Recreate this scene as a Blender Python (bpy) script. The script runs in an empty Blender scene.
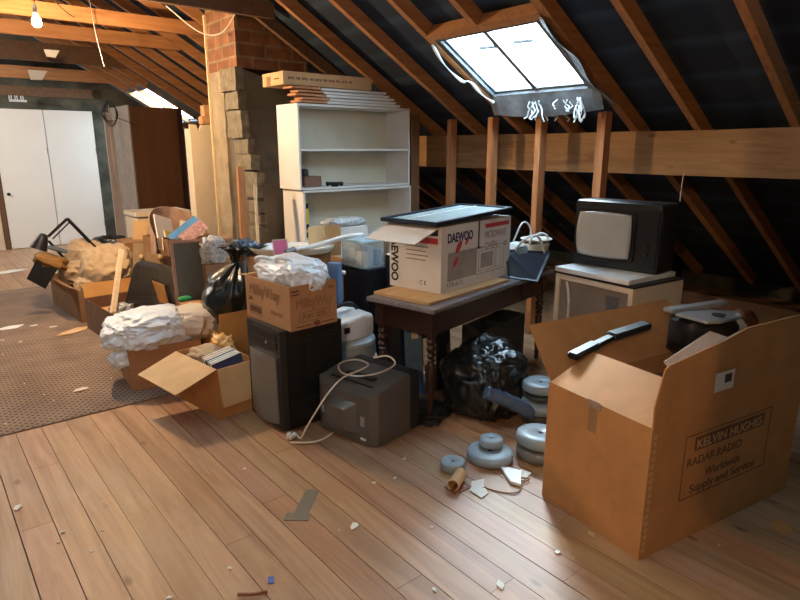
import bpy, bmesh, math, random
from mathutils import Vector, Matrix, noise
random.seed(7)
PI = math.pi
R = math.radians
sc = bpy.context.scene
C = sc.collection
V = Vector

# ------------------------------------------------------------------ materials
def new_mat(name):
    m = bpy.data.materials.new(name); m.use_nodes = True
    nt = m.node_tree; b = nt.nodes['Principled BSDF']
    return m, nt, b

def mat(name, col, rough=.6, metal=0., var=.18, scale=6., bump=.15, bscale=40., stretch=(1, 1, 1), coat=0., trans=0., alpha=1., spec=.5):
    m, nt, b = new_mat(name); N = nt.nodes; L = nt.links
    tc = N.new('ShaderNodeTexCoord'); mp = N.new('ShaderNodeMapping'); mp.inputs['Scale'].default_value = stretch
    L.new(tc.outputs['Object'], mp.inputs['Vector'])
    n = N.new('ShaderNodeTexNoise'); n.inputs['Scale'].default_value = scale; n.inputs['Detail'].default_value = 6; n.inputs['Roughness'].default_value = .6
    L.new(mp.outputs['Vector'], n.inputs['Vector'])
    cr = N.new('ShaderNodeValToRGB'); cr.color_ramp.elements[0].position = .3; cr.color_ramp.elements[1].position = .7
    cr.color_ramp.elements[0].color = (*[max(0, c * (1 - var)) for c in col], 1)
    cr.color_ramp.elements[1].color = (*[min(1, c * (1 + var)) for c in col], 1)
    L.new(n.outputs['Fac'], cr.inputs['Fac']); L.new(cr.outputs['Color'], b.inputs['Base Color'])
    b.inputs['Roughness'].default_value = rough; b.inputs['Metallic'].default_value = metal
    b.inputs['Coat Weight'].default_value = coat; b.inputs['Transmission Weight'].default_value = trans
    b.inputs['Alpha'].default_value = alpha; b.inputs['Specular IOR Level'].default_value = spec
    if bump > 0:
        n2 = N.new('ShaderNodeTexNoise'); n2.inputs['Scale'].default_value = bscale; n2.inputs['Detail'].default_value = 4
        L.new(mp.outputs['Vector'], n2.inputs['Vector'])
        bp = N.new('ShaderNodeBump'); bp.inputs['Strength'].default_value = bump; bp.inputs['Distance'].default_value = .01
        L.new(n2.outputs['Fac'], bp.inputs['Height']); L.new(bp.outputs['Normal'], b.inputs['Normal'])
    return m

def wood(name, c1, c2, axis='Y', grain=9., rough=.65, tint=False, knots=True):
    m, nt, b = new_mat(name); N = nt.nodes; L = nt.links
    tc = N.new('ShaderNodeTexCoord'); mp = N.new('ShaderNodeMapping')
    s = [grain, grain, grain]; s['XYZ'.index(axis)] = grain * .07
    mp.inputs['Scale'].default_value = s
    L.new(tc.outputs['Object'], mp.inputs['Vector'])
    w = N.new('ShaderNodeTexNoise'); w.inputs['Scale'].default_value = 1.6; w.inputs['Detail'].default_value = 8; w.inputs['Roughness'].default_value = .65; w.inputs['Distortion'].default_value = 1.4
    L.new(mp.outputs['Vector'], w.inputs['Vector'])
    cr = N.new('ShaderNodeValToRGB'); e = cr.color_ramp.elements
    e[0].position = .3; e[0].color = (*c1, 1); e[1].position = .72; e[1].color = (*c2, 1)
    L.new(w.outputs['Fac'], cr.inputs['Fac'])
    out = cr.outputs['Color']
    if knots:
        mp2 = N.new('ShaderNodeMapping'); s2 = [5.5, 5.5, 5.5]; s2['XYZ'.index(axis)] = 2.6
        mp2.inputs['Scale'].default_value = s2; L.new(tc.outputs['Object'], mp2.inputs['Vector'])
        vo = N.new('ShaderNodeTexVoronoi'); vo.inputs['Scale'].default_value = 1.; L.new(mp2.outputs['Vector'], vo.inputs['Vector'])
        kr = N.new('ShaderNodeValToRGB'); kr.color_ramp.elements[0].position = .05; kr.color_ramp.elements[0].color = (.38, .3, .26, 1)
        kr.color_ramp.elements[1].position = .12; kr.color_ramp.elements[1].color = (1, 1, 1, 1)
        L.new(vo.outputs['Distance'], kr.inputs['Fac'])
        mx = N.new('ShaderNodeMix'); mx.data_type = 'RGBA'; mx.blend_type = 'MULTIPLY'; mx.inputs[0].default_value = .8
        L.new(out, mx.inputs[6]); L.new(kr.outputs['Color'], mx.inputs[7]); out = mx.outputs[2]
    if tint:
        at = N.new('ShaderNodeAttribute'); at.attribute_name = 'tint'
        mx = N.new('ShaderNodeMix'); mx.data_type = 'RGBA'; mx.blend_type = 'MULTIPLY'; mx.inputs[0].default_value = 1
        L.new(out, mx.inputs[6]); L.new(at.outputs['Color'], mx.inputs[7]); out = mx.outputs[2]
        # worn, dusty patches
        n3 = N.new('ShaderNodeTexNoise'); n3.inputs['Scale'].default_value = 1.7; n3.inputs['Detail'].default_value = 5
        L.new(tc.outputs['Object'], n3.inputs['Vector'])
        r3 = N.new('ShaderNodeValToRGB'); r3.color_ramp.elements[0].position = .45; r3.color_ramp.elements[0].color = (0, 0, 0, 1); r3.color_ramp.elements[1].position = .75; r3.color_ramp.elements[1].color = (.22, .22, .22, 1)
        L.new(n3.outputs['Fac'], r3.inputs['Fac'])
        mx = N.new('ShaderNodeMix'); mx.data_type = 'RGBA'; L.new(r3.outputs['Color'], mx.inputs[0])
        L.new(out, mx.inputs[6]); mx.inputs[7].default_value = (.5, .42, .34, 1); out = mx.outputs[2]
    L.new(out, b.inputs['Base Color']); b.inputs['Roughness'].default_value = rough
    bp = N.new('ShaderNodeBump'); bp.inputs['Strength'].default_value = .25; bp.inputs['Distance'].default_value = .004
    L.new(w.outputs['Fac'], bp.inputs['Height']); L.new(bp.outputs['Normal'], b.inputs['Normal'])
    return m

def emis(name, col, st):
    m, nt, b = new_mat(name); b.inputs['Base Color'].default_value = (*col, 1)
    b.inputs['Emission Color'].default_value = (*col, 1); b.inputs['Emission Strength'].default_value = st
    return m

def brick_mat(name):
    m, nt, b = new_mat(name); N = nt.nodes; L = nt.links
    tc = N.new('ShaderNodeTexCoord'); sep = N.new('ShaderNodeSeparateXYZ'); L.new(tc.outputs['Object'], sep.inputs[0])
    add = N.new('ShaderNodeMath'); add.operation = 'ADD'; L.new(sep.outputs[0], add.inputs[0]); L.new(sep.outputs[1], add.inputs[1])
    cb = N.new('ShaderNodeCombineXYZ'); L.new(add.outputs[0], cb.inputs[0]); L.new(sep.outputs[2], cb.inputs[1])
    br = N.new('ShaderNodeTexBrick'); br.inputs['Scale'].default_value = 1.; br.inputs['Brick Width'].default_value = .30; br.inputs['Row Height'].default_value = .125
    br.inputs['Mortar Size'].default_value = .014; br.inputs['Mortar Smooth'].default_value = .3
    br.inputs['Color1'].default_value = (.26, .115, .055, 1); br.inputs['Color2'].default_value = (.17, .07, .035, 1); br.inputs['Mortar'].default_value = (.25, .17, .10, 1)
    L.new(cb.outputs[0], br.inputs['Vector'])
    n = N.new('ShaderNodeTexNoise'); n.inputs['Scale'].default_value = 9; n.inputs['Detail'].default_value = 8; L.new(tc.outputs['Object'], n.inputs['Vector'])
    mx = N.new('ShaderNodeMix'); mx.data_type = 'RGBA'; mx.blend_type = 'MULTIPLY'; mx.inputs[0].default_value = .7
    cr = N.new('ShaderNodeValToRGB'); cr.color_ramp.elements[0].position = .3; cr.color_ramp.elements[0].color = (.5, .5, .5, 1); cr.color_ramp.elements[1].position = .7; cr.color_ramp.elements[1].color = (1.2, 1.15, 1.1, 1)
    L.new(n.outputs['Fac'], cr.inputs['Fac']); L.new(br.outputs['Color'], mx.inputs[6]); L.new(cr.outputs['Color'], mx.inputs[7])
    L.new(mx.outputs[2], b.inputs['Base Color']); b.inputs['Roughness'].default_value = .95
    bp = N.new('ShaderNodeBump'); bp.inputs['Strength'].default_value = .7; bp.inputs['Distance'].default_value = .012; bp.invert = True
    L.new(br.outputs['Fac'], bp.inputs['Height']); L.new(bp.outputs['Normal'], b.inputs['Normal'])
    return m

def carpet_mat():
    m, nt, b = new_mat('dotted_carpet'); N = nt.nodes; L = nt.links
    tc = N.new('ShaderNodeTexCoord'); mp = N.new('ShaderNodeMapping'); mp.inputs['Scale'].default_value = (1 / .040,) * 3; mp.inputs['Rotation'].default_value = (0, 0, R(45))
    L.new(tc.outputs['Object'], mp.inputs['Vector'])
    vo = N.new('ShaderNodeTexVoronoi'); vo.inputs['Scale'].default_value = 1; vo.inputs['Randomness'].default_value = .05; vo.voronoi_dimensions = '2D'
    L.new(mp.outputs['Vector'], vo.inputs['Vector'])
    cr = N.new('ShaderNodeValToRGB'); cr.color_ramp.elements[0].position = .22; cr.color_ramp.elements[0].color = (.085, .055, .04, 1)
    cr.color_ramp.elements[1].position = .33; cr.color_ramp.elements[1].color = (.245, .165, .115, 1)
    L.new(vo.outputs['Distance'], cr.inputs['Fac'])
    n = N.new('ShaderNodeTexNoise'); n.inputs['Scale'].default_value = 3; n.inputs['Detail'].default_value = 8; L.new(tc.outputs['Object'], n.inputs['Vector'])
    r2 = N.new('ShaderNodeValToRGB'); r2.color_ramp.elements[0].position = .3; r2.color_ramp.elements[0].color = (.7, .7, .7, 1); r2.color_ramp.elements[1].position = .7; r2.color_ramp.elements[1].color = (1.15, 1.15, 1.15, 1)
    L.new(n.outputs['Fac'], r2.inputs['Fac'])
    mx = N.new('ShaderNodeMix'); mx.data_type = 'RGBA'; mx.blend_type = 'MULTIPLY'; mx.inputs[0].default_value = 1
    L.new(cr.outputs['Color'], mx.inputs[6]); L.new(r2.outputs['Color'], mx.inputs[7]); L.new(mx.outputs[2], b.inputs['Base Color'])
    b.inputs['Roughness'].default_value = 1
    return m

def felt_mat():
    m, nt, b = new_mat('roof_felt'); N = nt.nodes; L = nt.links
    tc = N.new('ShaderNodeTexCoord'); sep = N.new('ShaderNodeSeparateXYZ'); L.new(tc.outputs['Object'], sep.inputs[0])
    n = N.new('ShaderNodeTexNoise'); n.inputs['Scale'].default_value = 1.6; n.inputs['Detail'].default_value = 6; L.new(tc.outputs['Object'], n.inputs['Vector'])
    ad = N.new('ShaderNodeMath'); ad.operation = 'MULTIPLY_ADD'; L.new(n.outputs['Fac'], ad.inputs[0]); ad.inputs[1].default_value = .09; L.new(sep.outputs[0], ad.inputs[2])
    md = N.new('ShaderNodeMath'); md.operation = 'FRACT'; mu = N.new('ShaderNodeMath'); mu.operation = 'MULTIPLY'; mu.inputs[1].default_value = 3.1
    L.new(ad.outputs[0], mu.inputs[0]); L.new(mu.outputs[0], md.inputs[0])
    cr = N.new('ShaderNodeValToRGB'); e = cr.color_ramp.elements; e[0].position = .0; e[0].color = (.024, .045, .075, 1); e[1].position = .2; e[1].color = (.010, .020, .038, 1)
    x = e.new(.85); x.color = (.008, .017, .034, 1); x = e.new(.95); x.color = (.022, .04, .068, 1)
    L.new(md.outputs[0], cr.inputs['Fac']); L.new(cr.outputs['Color'], b.inputs['Base Color']); b.inputs['Roughness'].default_value = .75
    bp = N.new('ShaderNodeBump'); bp.inputs['Strength'].default_value = .6; bp.inputs['Distance'].default_value = .05
    L.new(n.outputs['Fac'], bp.inputs['Height']); L.new(bp.outputs['Normal'], b.inputs['Normal'])
    return m

CARD = mat('cardboard', (.42, .19, .06), .8, var=.13, bump=.05)
CARD_LT = mat('pale_cardboard', (.55, .35, .17), .8, var=.1, bump=.05)
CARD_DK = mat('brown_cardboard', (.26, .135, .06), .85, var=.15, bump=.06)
CARD_IN = mat('cardboard_inside', (.50, .29, .13), .85, var=.1, bump=.05)
CARD_OR = mat('orange_cardboard', (.50, .25, .07), .8, var=.12, bump=.05)
WHITE_CARD = mat('white_printed_card', (.74, .73, .72), .55, var=.05, bump=.03)
FLOOR = wood('pine_floorboards', (.25, .12, .055), (.47, .27, .145), 'Y', 7, .5, tint=True)
RAFT = wood('rafter_timber_x', (.24, .095, .03), (.42, .19, .07), 'X', 10, .8, knots=False)
PURL = wood('rough_sawn_timber', (.22, .115, .05), (.42, .24, .11), 'Y', 8, .8)
POSTM = wood('upright_timber', (.28, .10, .035), (.48, .21, .08), 'Z', 10, .75)
DARKTIM = wood('dark_old_timber', (.085, .045, .025), (.17, .09, .045), 'Y', 10, .85, knots=False)
PINE_L = wood('pale_pine', (.58, .42, .24), (.72, .55, .34), 'X', 12, .6, knots=False)
ORWOOD = wood('orange_wood', (.35, .13, .03), (.5, .2, .05), 'Z', 10, .6, knots=False)
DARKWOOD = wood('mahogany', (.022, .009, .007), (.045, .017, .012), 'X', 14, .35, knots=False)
MAHTOP_SHEEN = wood('mahogany_top_sheen', (.15, .14, .145), (.23, .215, .225), 'X', 10, .22, knots=False)  # skylight reflection on the tabletop put into this pale grey colour
WARD = wood('brown_veneer', (.085, .036, .016), (.13, .056, .025), 'Z', 5, .4, knots=False)
FELT = felt_mat(); BRICK = brick_mat('chimney_bricks'); CARPET = carpet_mat()
STONE = mat('rough_stone', (.17, .145, .105), .95, var=.35, scale=14, bump=.9, bscale=30)
MORTAR = mat('lime_render', (.30, .24, .16), .95, var=.3, scale=5, bump=.6, bscale=16)
RENDERG = mat('grey_render', (.12, .10, .075), .95, var=.35, scale=3, bump=.6, bscale=12)
RUBBLE = mat('rubble_gable', (.065, .06, .042), .95, var=.5, scale=4, bump=.8, bscale=9)
DARK = mat('subfloor', (.02, .015, .012), 1, bump=0)
CREAMP = mat('cream_paint', (.62, .52, .38), .6, var=.06, bump=.04)
WHITEP = mat('white_melamine', (.72, .71, .68), .45, var=.04, bump=.02)
SHELFBACK = mat('cream_hardboard', (.60, .56, .44), .6, var=.05, bump=.02)
DOORW = mat('door_white', (.70, .66, .60), .5, var=.03, bump=.02, scale=1.5)
GREYP = mat('lilac_grey_paint', (.34, .29, .27), .6, var=.08, bump=.03)
BLK = mat('black_plastic', (.010, .010, .011), .42, var=.15, bump=.03, spec=.3)
BLK2 = mat('charcoal_plastic', (.018, .018, .019), .45, var=.15, bump=.03, spec=.3)
NAVY = mat('navy_black_board', (.012, .018, .032), .4, var=.2, bump=.02, spec=.35)
BLUE = mat('blue_board', (.10, .20, .38), .45, var=.12, bump=.02)
GREYPL = mat('grey_tv_plastic', (.12, .11, .095), .36, metal=.3, var=.06, bump=.03)
SILV = mat('silver_plastic', (.42, .43, .44), .35, metal=.5, var=.08, bump=.02)
PCSIL = mat('silver_door', (.24, .225, .20), .38, metal=.45, var=.06, bump=.02)
WEIGHT = mat('grey_vinyl_weight', (.26, .33, .38), .42, var=.1, bump=.03)
WEIGHTD = mat('dark_vinyl_weight', (.05, .055, .06), .5, var=.1, bump=.03)
CREAM_PL = mat('cream_plastic', (.60, .58, .50), .4, var=.05, bump=.02)
WHITE_PL = mat('white_plastic', (.72, .74, .74), .38, var=.04, bump=.02)
OFFCARD = mat('off_white_card', (.66, .58, .50), .7, var=.05, bump=.02)
WIRE = mat('white_flex', (.66, .60, .52), .5, var=.05, bump=0)
BINBAG = mat('black_polythene', (.009, .010, .010), .32, var=.2, bump=.4, bscale=14, coat=.15)
BLUEPOLY = mat('blue_grey_polythene', (.06, .10, .17), .25, var=.3, bump=.5, bscale=18, coat=.4)
CARRIER = mat('white_polythene', (.70, .74, .78), .35, var=.05, bump=.25, bscale=16)
CARRIER2 = mat('cream_polythene', (.64, .55, .42), .4, var=.12, bump=.25, bscale=12)
BUBBLE = mat('bubble_wrap', (.36, .37, .37), .2, var=.35, scale=40, bump=.6, bscale=60)
BEIGE = mat('beige_upholstery', (.40, .29, .18), .9, var=.18, bump=.3, bscale=25)
CLEAR = mat('clear_plastic', (.55, .66, .70), .15, var=.05, bump=.02, alpha=.28)
GLASSP = mat('dusty_glass', (.50, .62, .64), .22, var=.08, bump=.03)
SCREEN = mat('crt_screen', (.36, .355, .34), .13, var=.05, bump=0, coat=.8)
INK = mat('black_ink', (.03, .025, .022), .7, bump=0)
INKB = mat('navy_ink', (.03, .045, .12), .6, bump=0)
INKR = mat('red_ink', (.55, .035, .045), .6, bump=0)
INKG = mat('grey_ink', (.30, .27, .26), .7, bump=0)
INKL = mat('pale_grey_ink', (.36, .34, .33), .7, bump=0)
INKBR = mat('brown_ink', (.12, .05, .025), .8, bump=0)
TAPE = mat('grey_tape', (.16, .135, .10), .55, var=.15, bump=.05)
CHROME = mat('chrome', (.65, .62, .6), .15, metal=1, bump=0)
STEEL = mat('dull_steel', (.3, .29, .28), .4, metal=.8, bump=.05)
PINK = mat('pink_card', (.72, .20, .42), .5, var=.05, bump=0)
YELL = mat('yellow_plastic', (.70, .45, .03), .5, bump=0)
RED = mat('dark_red_paper', (.20, .06, .03), .6, bump=0)
GREEN = mat('green_plastic', (.02, .28, .08), .5, bump=0)
PAPER = mat('white_paper', (.68, .66, .60), .8, var=.06, bump=.05)
BLUEP = mat('blue_paper', (.08, .25, .50), .6, bump=0)
LIGHTBLUE = mat('pale_blue_plastic', (.35, .55, .68), .4, bump=.05)
SHEET = mat('torn_white_sheeting', (.62, .68, .70), .5, var=.1, bump=.1)
GREYSHEET = mat('dusty_grey_sheeting', (.11, .12, .13), .6, var=.45, scale=9, bump=.6, bscale=14)
CHALK = mat('grey_green_board', (.075, .062, .04), .6, var=.25, bump=.05)
REDWOOD = wood('red_brown_frame', (.28, .13, .07), (.38, .19, .11), 'Z', 10, .5, knots=False)
MESHBLK = mat('black_mesh', (.03, .03, .035), .6, bump=.9, bscale=90)
BLOCK = wood('sawn_block', (.42, .20, .08), (.55, .30, .13), 'X', 10, .7, knots=False)

# ------------------------------------------------------------------ mesh helpers
def qbox(bm, o, ex, ey, ez):
    o, ex, ey, ez = V(o), V(ex), V(ey), V(ez)
    if ex.cross(ey).dot(ez) < 0: ex, ey = ey, ex
    v = [bm.verts.new(o + ex * i + ey * j + ez * k) for k in (0, 1) for j in (0, 1) for i in (0, 1)]
    return [bm.faces.new([v[i] for i in f]) for f in ((0, 2, 3, 1), (4, 5, 7, 6), (0, 1, 5, 4), (2, 6, 7, 3), (0, 4, 6, 2), (1, 3, 7, 5))]
def bx(bm, x0, x1, y0, y1, z0, z1):
    return qbox(bm, (x0, y0, z0), (x1 - x0, 0, 0), (0, y1 - y0, 0), (0, 0, z1 - z0))
def box(*a):
    bm = bmesh.new(); bx(bm, *a); return bm
def bar(bm, a, b, w, t, up=(0, 0, 1)):
    a, b = V(a), V(b); d = b - a; s = d.cross(V(up))
    if s.length < 1e-5: s = V((1, 0, 0))
    s.normalize(); u = s.cross(d).normalized()
    qbox(bm, a - s * w / 2 - u * t / 2, d, s * w, u * t)
def bev(bm, w, seg=2):
    bmesh.ops.bevel(bm, geom=bm.edges[:] , offset=w, segments=seg, affect='EDGES', clamp_overlap=True); return bm
def ring(bm, c, r, n, ax1, ax2):
    return [bm.verts.new(V(c) + V(ax1) * r * math.cos(2 * PI * i / n) + V(ax2) * r * math.sin(2 * PI * i / n)) for i in range(n)]
def loft(bm, rings, cap=True):
    n = len(rings[0])
    for a, b in zip(rings, rings[1:]):
        for i in range(n): bm.faces.new((a[i], a[(i + 1) % n], b[(i + 1) % n], b[i]))
    if cap:
        bm.faces.new(rings[0][::-1]); bm.faces.new(rings[-1])
def lathe(bm, prof, c=(0, 0, 0), n=28, M=None):
    M = M or Matrix()
    rs = []
    for r, z in prof:
        rs.append([bm.verts.new(V(c) + (M @ V((max(r, 1e-4) * math.cos(2 * PI * i / n), max(r, 1e-4) * math.sin(2 * PI * i / n), z)))) for i in range(n)])
    loft(bm, rs)
def tube(bm, pts, r, n=8, smooth=4):
    pts = [V(p) for p in pts]
    if smooth and len(pts) > 2:
        out = []
        for i in range(len(pts) - 1):
            p0 = pts[max(i - 1, 0)]; p1 = pts[i]; p2 = pts[i + 1]; p3 = pts[min(i + 2, len(pts) - 1)]
            for k in range(smooth):
                t = k / smooth
                out.append(.5 * ((2 * p1) + (p2 - p0) * t + (2 * p0 - 5 * p1 + 4 * p2 - p3) * t * t + (3 * p1 - p0 - 3 * p2 + p3) * t ** 3))
        pts = out + [pts[-1]]
    rs = []; up = V((0, 0, 1))
    for i, p in enumerate(pts):
        d = (pts[min(i + 1, len(pts) - 1)] - pts[max(i - 1, 0)]).normalized()
        s = d.cross(up)
        if s.length < .05: s = d.cross(V((1, 0, 0)))
        s.normalize(); u = s.cross(d)
        rr = r(i / (len(pts) - 1)) if callable(r) else r
        rs.append(ring(bm, p, rr, n, s, u))
    loft(bm, rs)
def prism(bm, pts, z0, z1):
    a = [bm.verts.new((x, y, z0)) for x, y in pts]; b = [bm.verts.new((x, y, z1)) for x, y in pts]
    loft(bm, [a, b])
def blob(rx, ry, rz, amp=.12, freq=3., seed=0, crease=.5, flat=None, sub=5):
    """crumpled bag or bundle: a rounded body with folds, sitting on z=0"""
    bm = bmesh.new(); bmesh.ops.create_icosphere(bm, subdivisions=sub, radius=1)
    off = V((seed * 3.7, seed * 1.3, seed * 2.1))
    for v in bm.verts:
        p = v.co.copy()
        e = 2 / 2.6
        q = V((math.copysign(abs(p.x) ** e, p.x), math.copysign(abs(p.y) ** e, p.y), math.copysign(abs(p.z) ** e, p.z)))
        n1 = noise.noise(p * freq * .5 + off)
        rd = 1 - abs(noise.noise(p * freq + off)) * 2
        rd2 = 1 - abs(noise.noise(p * freq * 2.3 + off)) * 2
        rd3 = 1 - abs(noise.noise(p * freq * 4.1 + off)) * 2
        k = 1 + amp * (n1 * 1.2 + crease * rd * .6 + crease * rd2 * .3 + crease * rd3 * .09)
        v.co = V((q.x * rx * k, q.y * ry * k, q.z * rz * k))
    for v in bm.verts:
        if v.co.z < -rz * .78: v.co.z = -rz * .78
    zb = min(v.co.z for v in bm.verts)
    for v in bm.verts: v.co.z -= zb
    for f in bm.faces: f.smooth = True
    return bm
def sack(r, h, neck=.2, folds=9, lean=(0, 0), seed=0, ry=None):
    """tied refuse sack: bulging body, pleats running up into a gathered neck and a flared tuft"""
    ry = ry or r; bm = bmesh.new(); n = 96; m = 34; rs = []
    for j in range(m + 1):
        t = j / m
        if t < .82:
            s = t / .82; rad = (math.sin(PI * (0.12 + .80 * s)) ** .55)
            rad = rad * (1 - .15 * s) 
            if s > .75: rad *= 1 - ((s - .75) / .25) ** 1.3 * .75
        else:
            s = (t - .82) / .18; rad = neck * (1 + 1.6 * s * s)
        row = []
        for i in range(n):
            a = 2 * PI * i / n
            pl = max(0, (t - .35)) * .34 * math.sin(folds * a + 2.5 * math.sin(2 * a + seed) + seed * 2 + t * 1.5)
            nz = noise.noise(V((math.cos(a) * 2.2 + seed, math.sin(a) * 2.2, t * 5 + seed))) * .13
            nz += (1 - abs(noise.noise(V((math.cos(a) * 4 + seed, math.sin(a) * 4, t * 7)))) * 2) * .04
            nz += (1 - abs(noise.noise(V((math.cos(a) * 9 + seed, math.sin(a) * 9, t * 11)))) * 2) * .022
            k = rad * (1 + pl + nz)
            row.append(bm.verts.new((r * k * math.cos(a) + lean[0] * t * t, ry * k * math.sin(a) + lean[1] * t * t, h * t)))
        rs.append(row)
    loft(bm, rs)
    for f in bm.faces: f.smooth = True
    return bm
def rough(bm, amp, freq=6, seed=0, cuts=0):
    if cuts: bmesh.ops.subdivide_edges(bm, edges=bm.edges[:], cuts=cuts, use_grid_fill=True)
    for v in bm.verts:
        p = v.co * freq + V((seed, seed * 2, 0)); v.co += noise.noise_vector(p) * amp
    return bm

# ------------------------------------------------------------------ object helpers
def obj(name, bm, m, parent=None, loc=None, rot=None, smooth=None, bevel=0):
    if bevel: bev(bm, bevel)
    bmesh.ops.recalc_face_normals(bm, faces=bm.faces[:])
    me = bpy.data.meshes.new(name); bm.to_mesh(me); bm.free()
    o = bpy.data.objects.new(name, me); C.objects.link(o); me.materials.append(m)
    if parent is not None: o.parent = parent
    if loc is not None: o.location = loc
    if rot is not None: o.rotation_euler = rot
    if smooth:
        for p in me.polygons: p.use_smooth = True
        try: me.set_sharp_from_angle(angle=R(smooth))
        except Exception: pass
    return o
def tag(o, label, cat, group=None, kind=None):
    if label: o['label'] = label
    if cat: o['category'] = cat
    if group: o['group'] = group
    if kind: o['kind'] = kind
    return o
def thing(name, label, cat, loc=(0, 0, 0), rotz=0, group=None, rot=None):
    o = bpy.data.objects.new(name, None); C.objects.link(o); o.empty_display_size = .1
    o.location = loc; o.rotation_euler = rot or (0, 0, rotz)
    return tag(o, label, cat, group)
def struct(name, bm, m, **k):
    o = obj(name, bm, m, **k)
    if o.parent is None: o['kind'] = 'structure'
    return o
def solo(name, bm, m, label, cat, group=None, **k):
    return tag(obj(name, bm, m, **k), label, cat, group)
def copy_tree(o, parent=None):
    c = o.copy(); C.objects.link(c)
    if parent is not None: c.parent = parent
    for ch in list(o.children): copy_tree(ch, c)
    return c

def text(name, s, size, m, parent, loc, face, w=None, ext=.0008, outline=0, bold=0, shear=0):
    cu = bpy.data.curves.new('t', 'FONT'); cu.body = s; cu.size = size; cu.extrude = ext; cu.offset = bold; cu.shear = shear
    if outline: cu.fill_mode = 'NONE'; cu.bevel_depth = outline; cu.extrude = 0
    t = bpy.data.objects.new('t', cu); C.objects.link(t)
    dg = bpy.context.evaluated_depsgraph_get()
    me = bpy.data.meshes.new_from_object(t.evaluated_get(dg)); bpy.data.objects.remove(t); me.name = name
    if w:
        xs = [v.co.x for v in me.vertices]; k = w / (max(xs) - min(xs)); x0 = min(xs)
        for v in me.vertices: v.co.x = (v.co.x - x0) * k
    me.materials.clear(); me.materials.append(m)
    o = bpy.data.objects.new(name, me); C.objects.link(o); o.parent = parent; o.location = loc
    o.rotation_euler = {'S': (R(90), 0, 0), 'W': (R(90), 0, R(-90)), 'T': (0, 0, 0)}[face] if isinstance(face, str) else face
    return o

# flat printed shapes on a box: S is the y=0 face, W the x=0 face (u runs left to right as one reads it)
def decal(name, m, parent, face, L, u0, u1, z0, z1, t=.0012, sk=0):
    bm = bmesh.new()
    if face == 'S': pts = [V((u0, -t, z0)), V((u1, -t, z0)), V((u1 + sk, -t, z1)), V((u0 + sk, -t, z1))]; nrm = V((0, t, 0))
    else: pts = [V((-t, L - u0, z0)), V((-t, L - u1, z0)), V((-t, L - u1 - sk, z1)), V((-t, L - u0 - sk, z1))]; nrm = V((t, 0, 0))
    a = [bm.verts.new(p) for p in pts]; b = [bm.verts.new(p + nrm) for p in pts]
    loft(bm, [a, b]); return obj(name, bm, m, parent)
def rect_line(name, m, parent, face, L, u0, u1, z0, z1, w=.004, t=.0012):
    bm = bmesh.new()
    def q(a0, a1, b0, b1):
        if face == 'S': bx(bm, a0, a1, -t, 0, b0, b1)
        else: bx(bm, -t, 0, L - a1, L - a0, b0, b1)
    q(u0, u1, z0, z0 + w); q(u0, u1, z1 - w, z1); q(u0, u0 + w, z0, z1); q(u1 - w, u1, z0, z1)
    return obj(name, bm, m, parent)

def carton(label, loc, rotdeg, Rx, Ly, h, m=CARD, flaps=(), cat='box', t=.006, name='cardboard_box', lid=False, mi=None, group=None):
    """open-topped carton: walls and bottom one body; each flap its own part, angle from upright, outwards positive"""
    o = thing(name, label, cat, loc, R(rotdeg), group)
    bm = bmesh.new()
    bx(bm, 0, Rx, 0, t, 0, h); bx(bm, 0, Rx, Ly - t, Ly, 0, h); bx(bm, 0, t, t, Ly - t, 0, h); bx(bm, Rx - t, Rx, t, Ly - t, 0, h)
    bx(bm, t, Rx - t, t, Ly - t, 0, t)
    if lid: bx(bm, 0, Rx, 0, Ly, h - t, h)
    obj('carton_body', bm, m, o)
    for side, ang, ln in flaps:
        a = R(ang); c, s = math.cos(a), math.sin(a); bm = bmesh.new()
        org, along, out = {'S': (V((0, 0, h)), V((Rx, 0, 0)), V((0, -1, 0))), 'N': (V((0, Ly, h)), V((Rx, 0, 0)), V((0, 1, 0))),
                           'W': (V((0, 0, h)), V((0, Ly, 0)), V((-1, 0, 0))), 'E': (V((Rx, 0, h)), V((0, Ly, 0)), V((1, 0, 0)))}[side]
        up = V((0, 0, 1)) * c + out * s; nn = along.normalized().cross(up)
        g = .012
        v = []
        for tt in (-t / 2, t / 2):
            for (al, le) in ((g, 0), (1 - g, 0), (1 - g * 2.2, ln), (g * 2.2, ln)):
                v.append(bm.verts.new(org + along * al + up * le + nn * tt))
        loft(bm, [v[:4], v[4:]])
        obj('flap', bm, mi or m, o)
    return o

# ------------------------------------------------------------------ setting
T = math.tan(R(30.6)); NX, NZ = math.sin(R(30.6)), math.cos(R(30.6)); X0 = 8.0
def rz(x): return (X0 - x) * T
bm = bmesh.new(); tint = []
lay = bm.loops.layers.color.new('tint')
x = .04 - .142 * 14
while x < 7.9:
    gp = random.choice((.0010, .0012, .0022, .0030)); y = -3.0
    while y < 12.7:
        e = y + random.choice((2.2, 2.9, 3.6, 4.4)) + random.uniform(-.3, .3)
        if y < -2.9 and x > .5: e = random.uniform(-1, 1.7)
        e = min(e, 12.7)
        fs = bx(bm, x + gp, x + .142 - gp, y + .001, e - .001, -.022, 0)
        k = random.uniform(.9, 1.08); c = (k, k * random.uniform(.96, 1.02), k * random.uniform(.93, 1.02), 1)
        for f in fs:
            for l in f.loops: l[lay] = c
        y = e
    x += .142
struct('floor', bm, FLOOR)
struct('floor', box(-4.2, 8.6, -3.2, 12.9, -.08, -.03), DARK)
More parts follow.
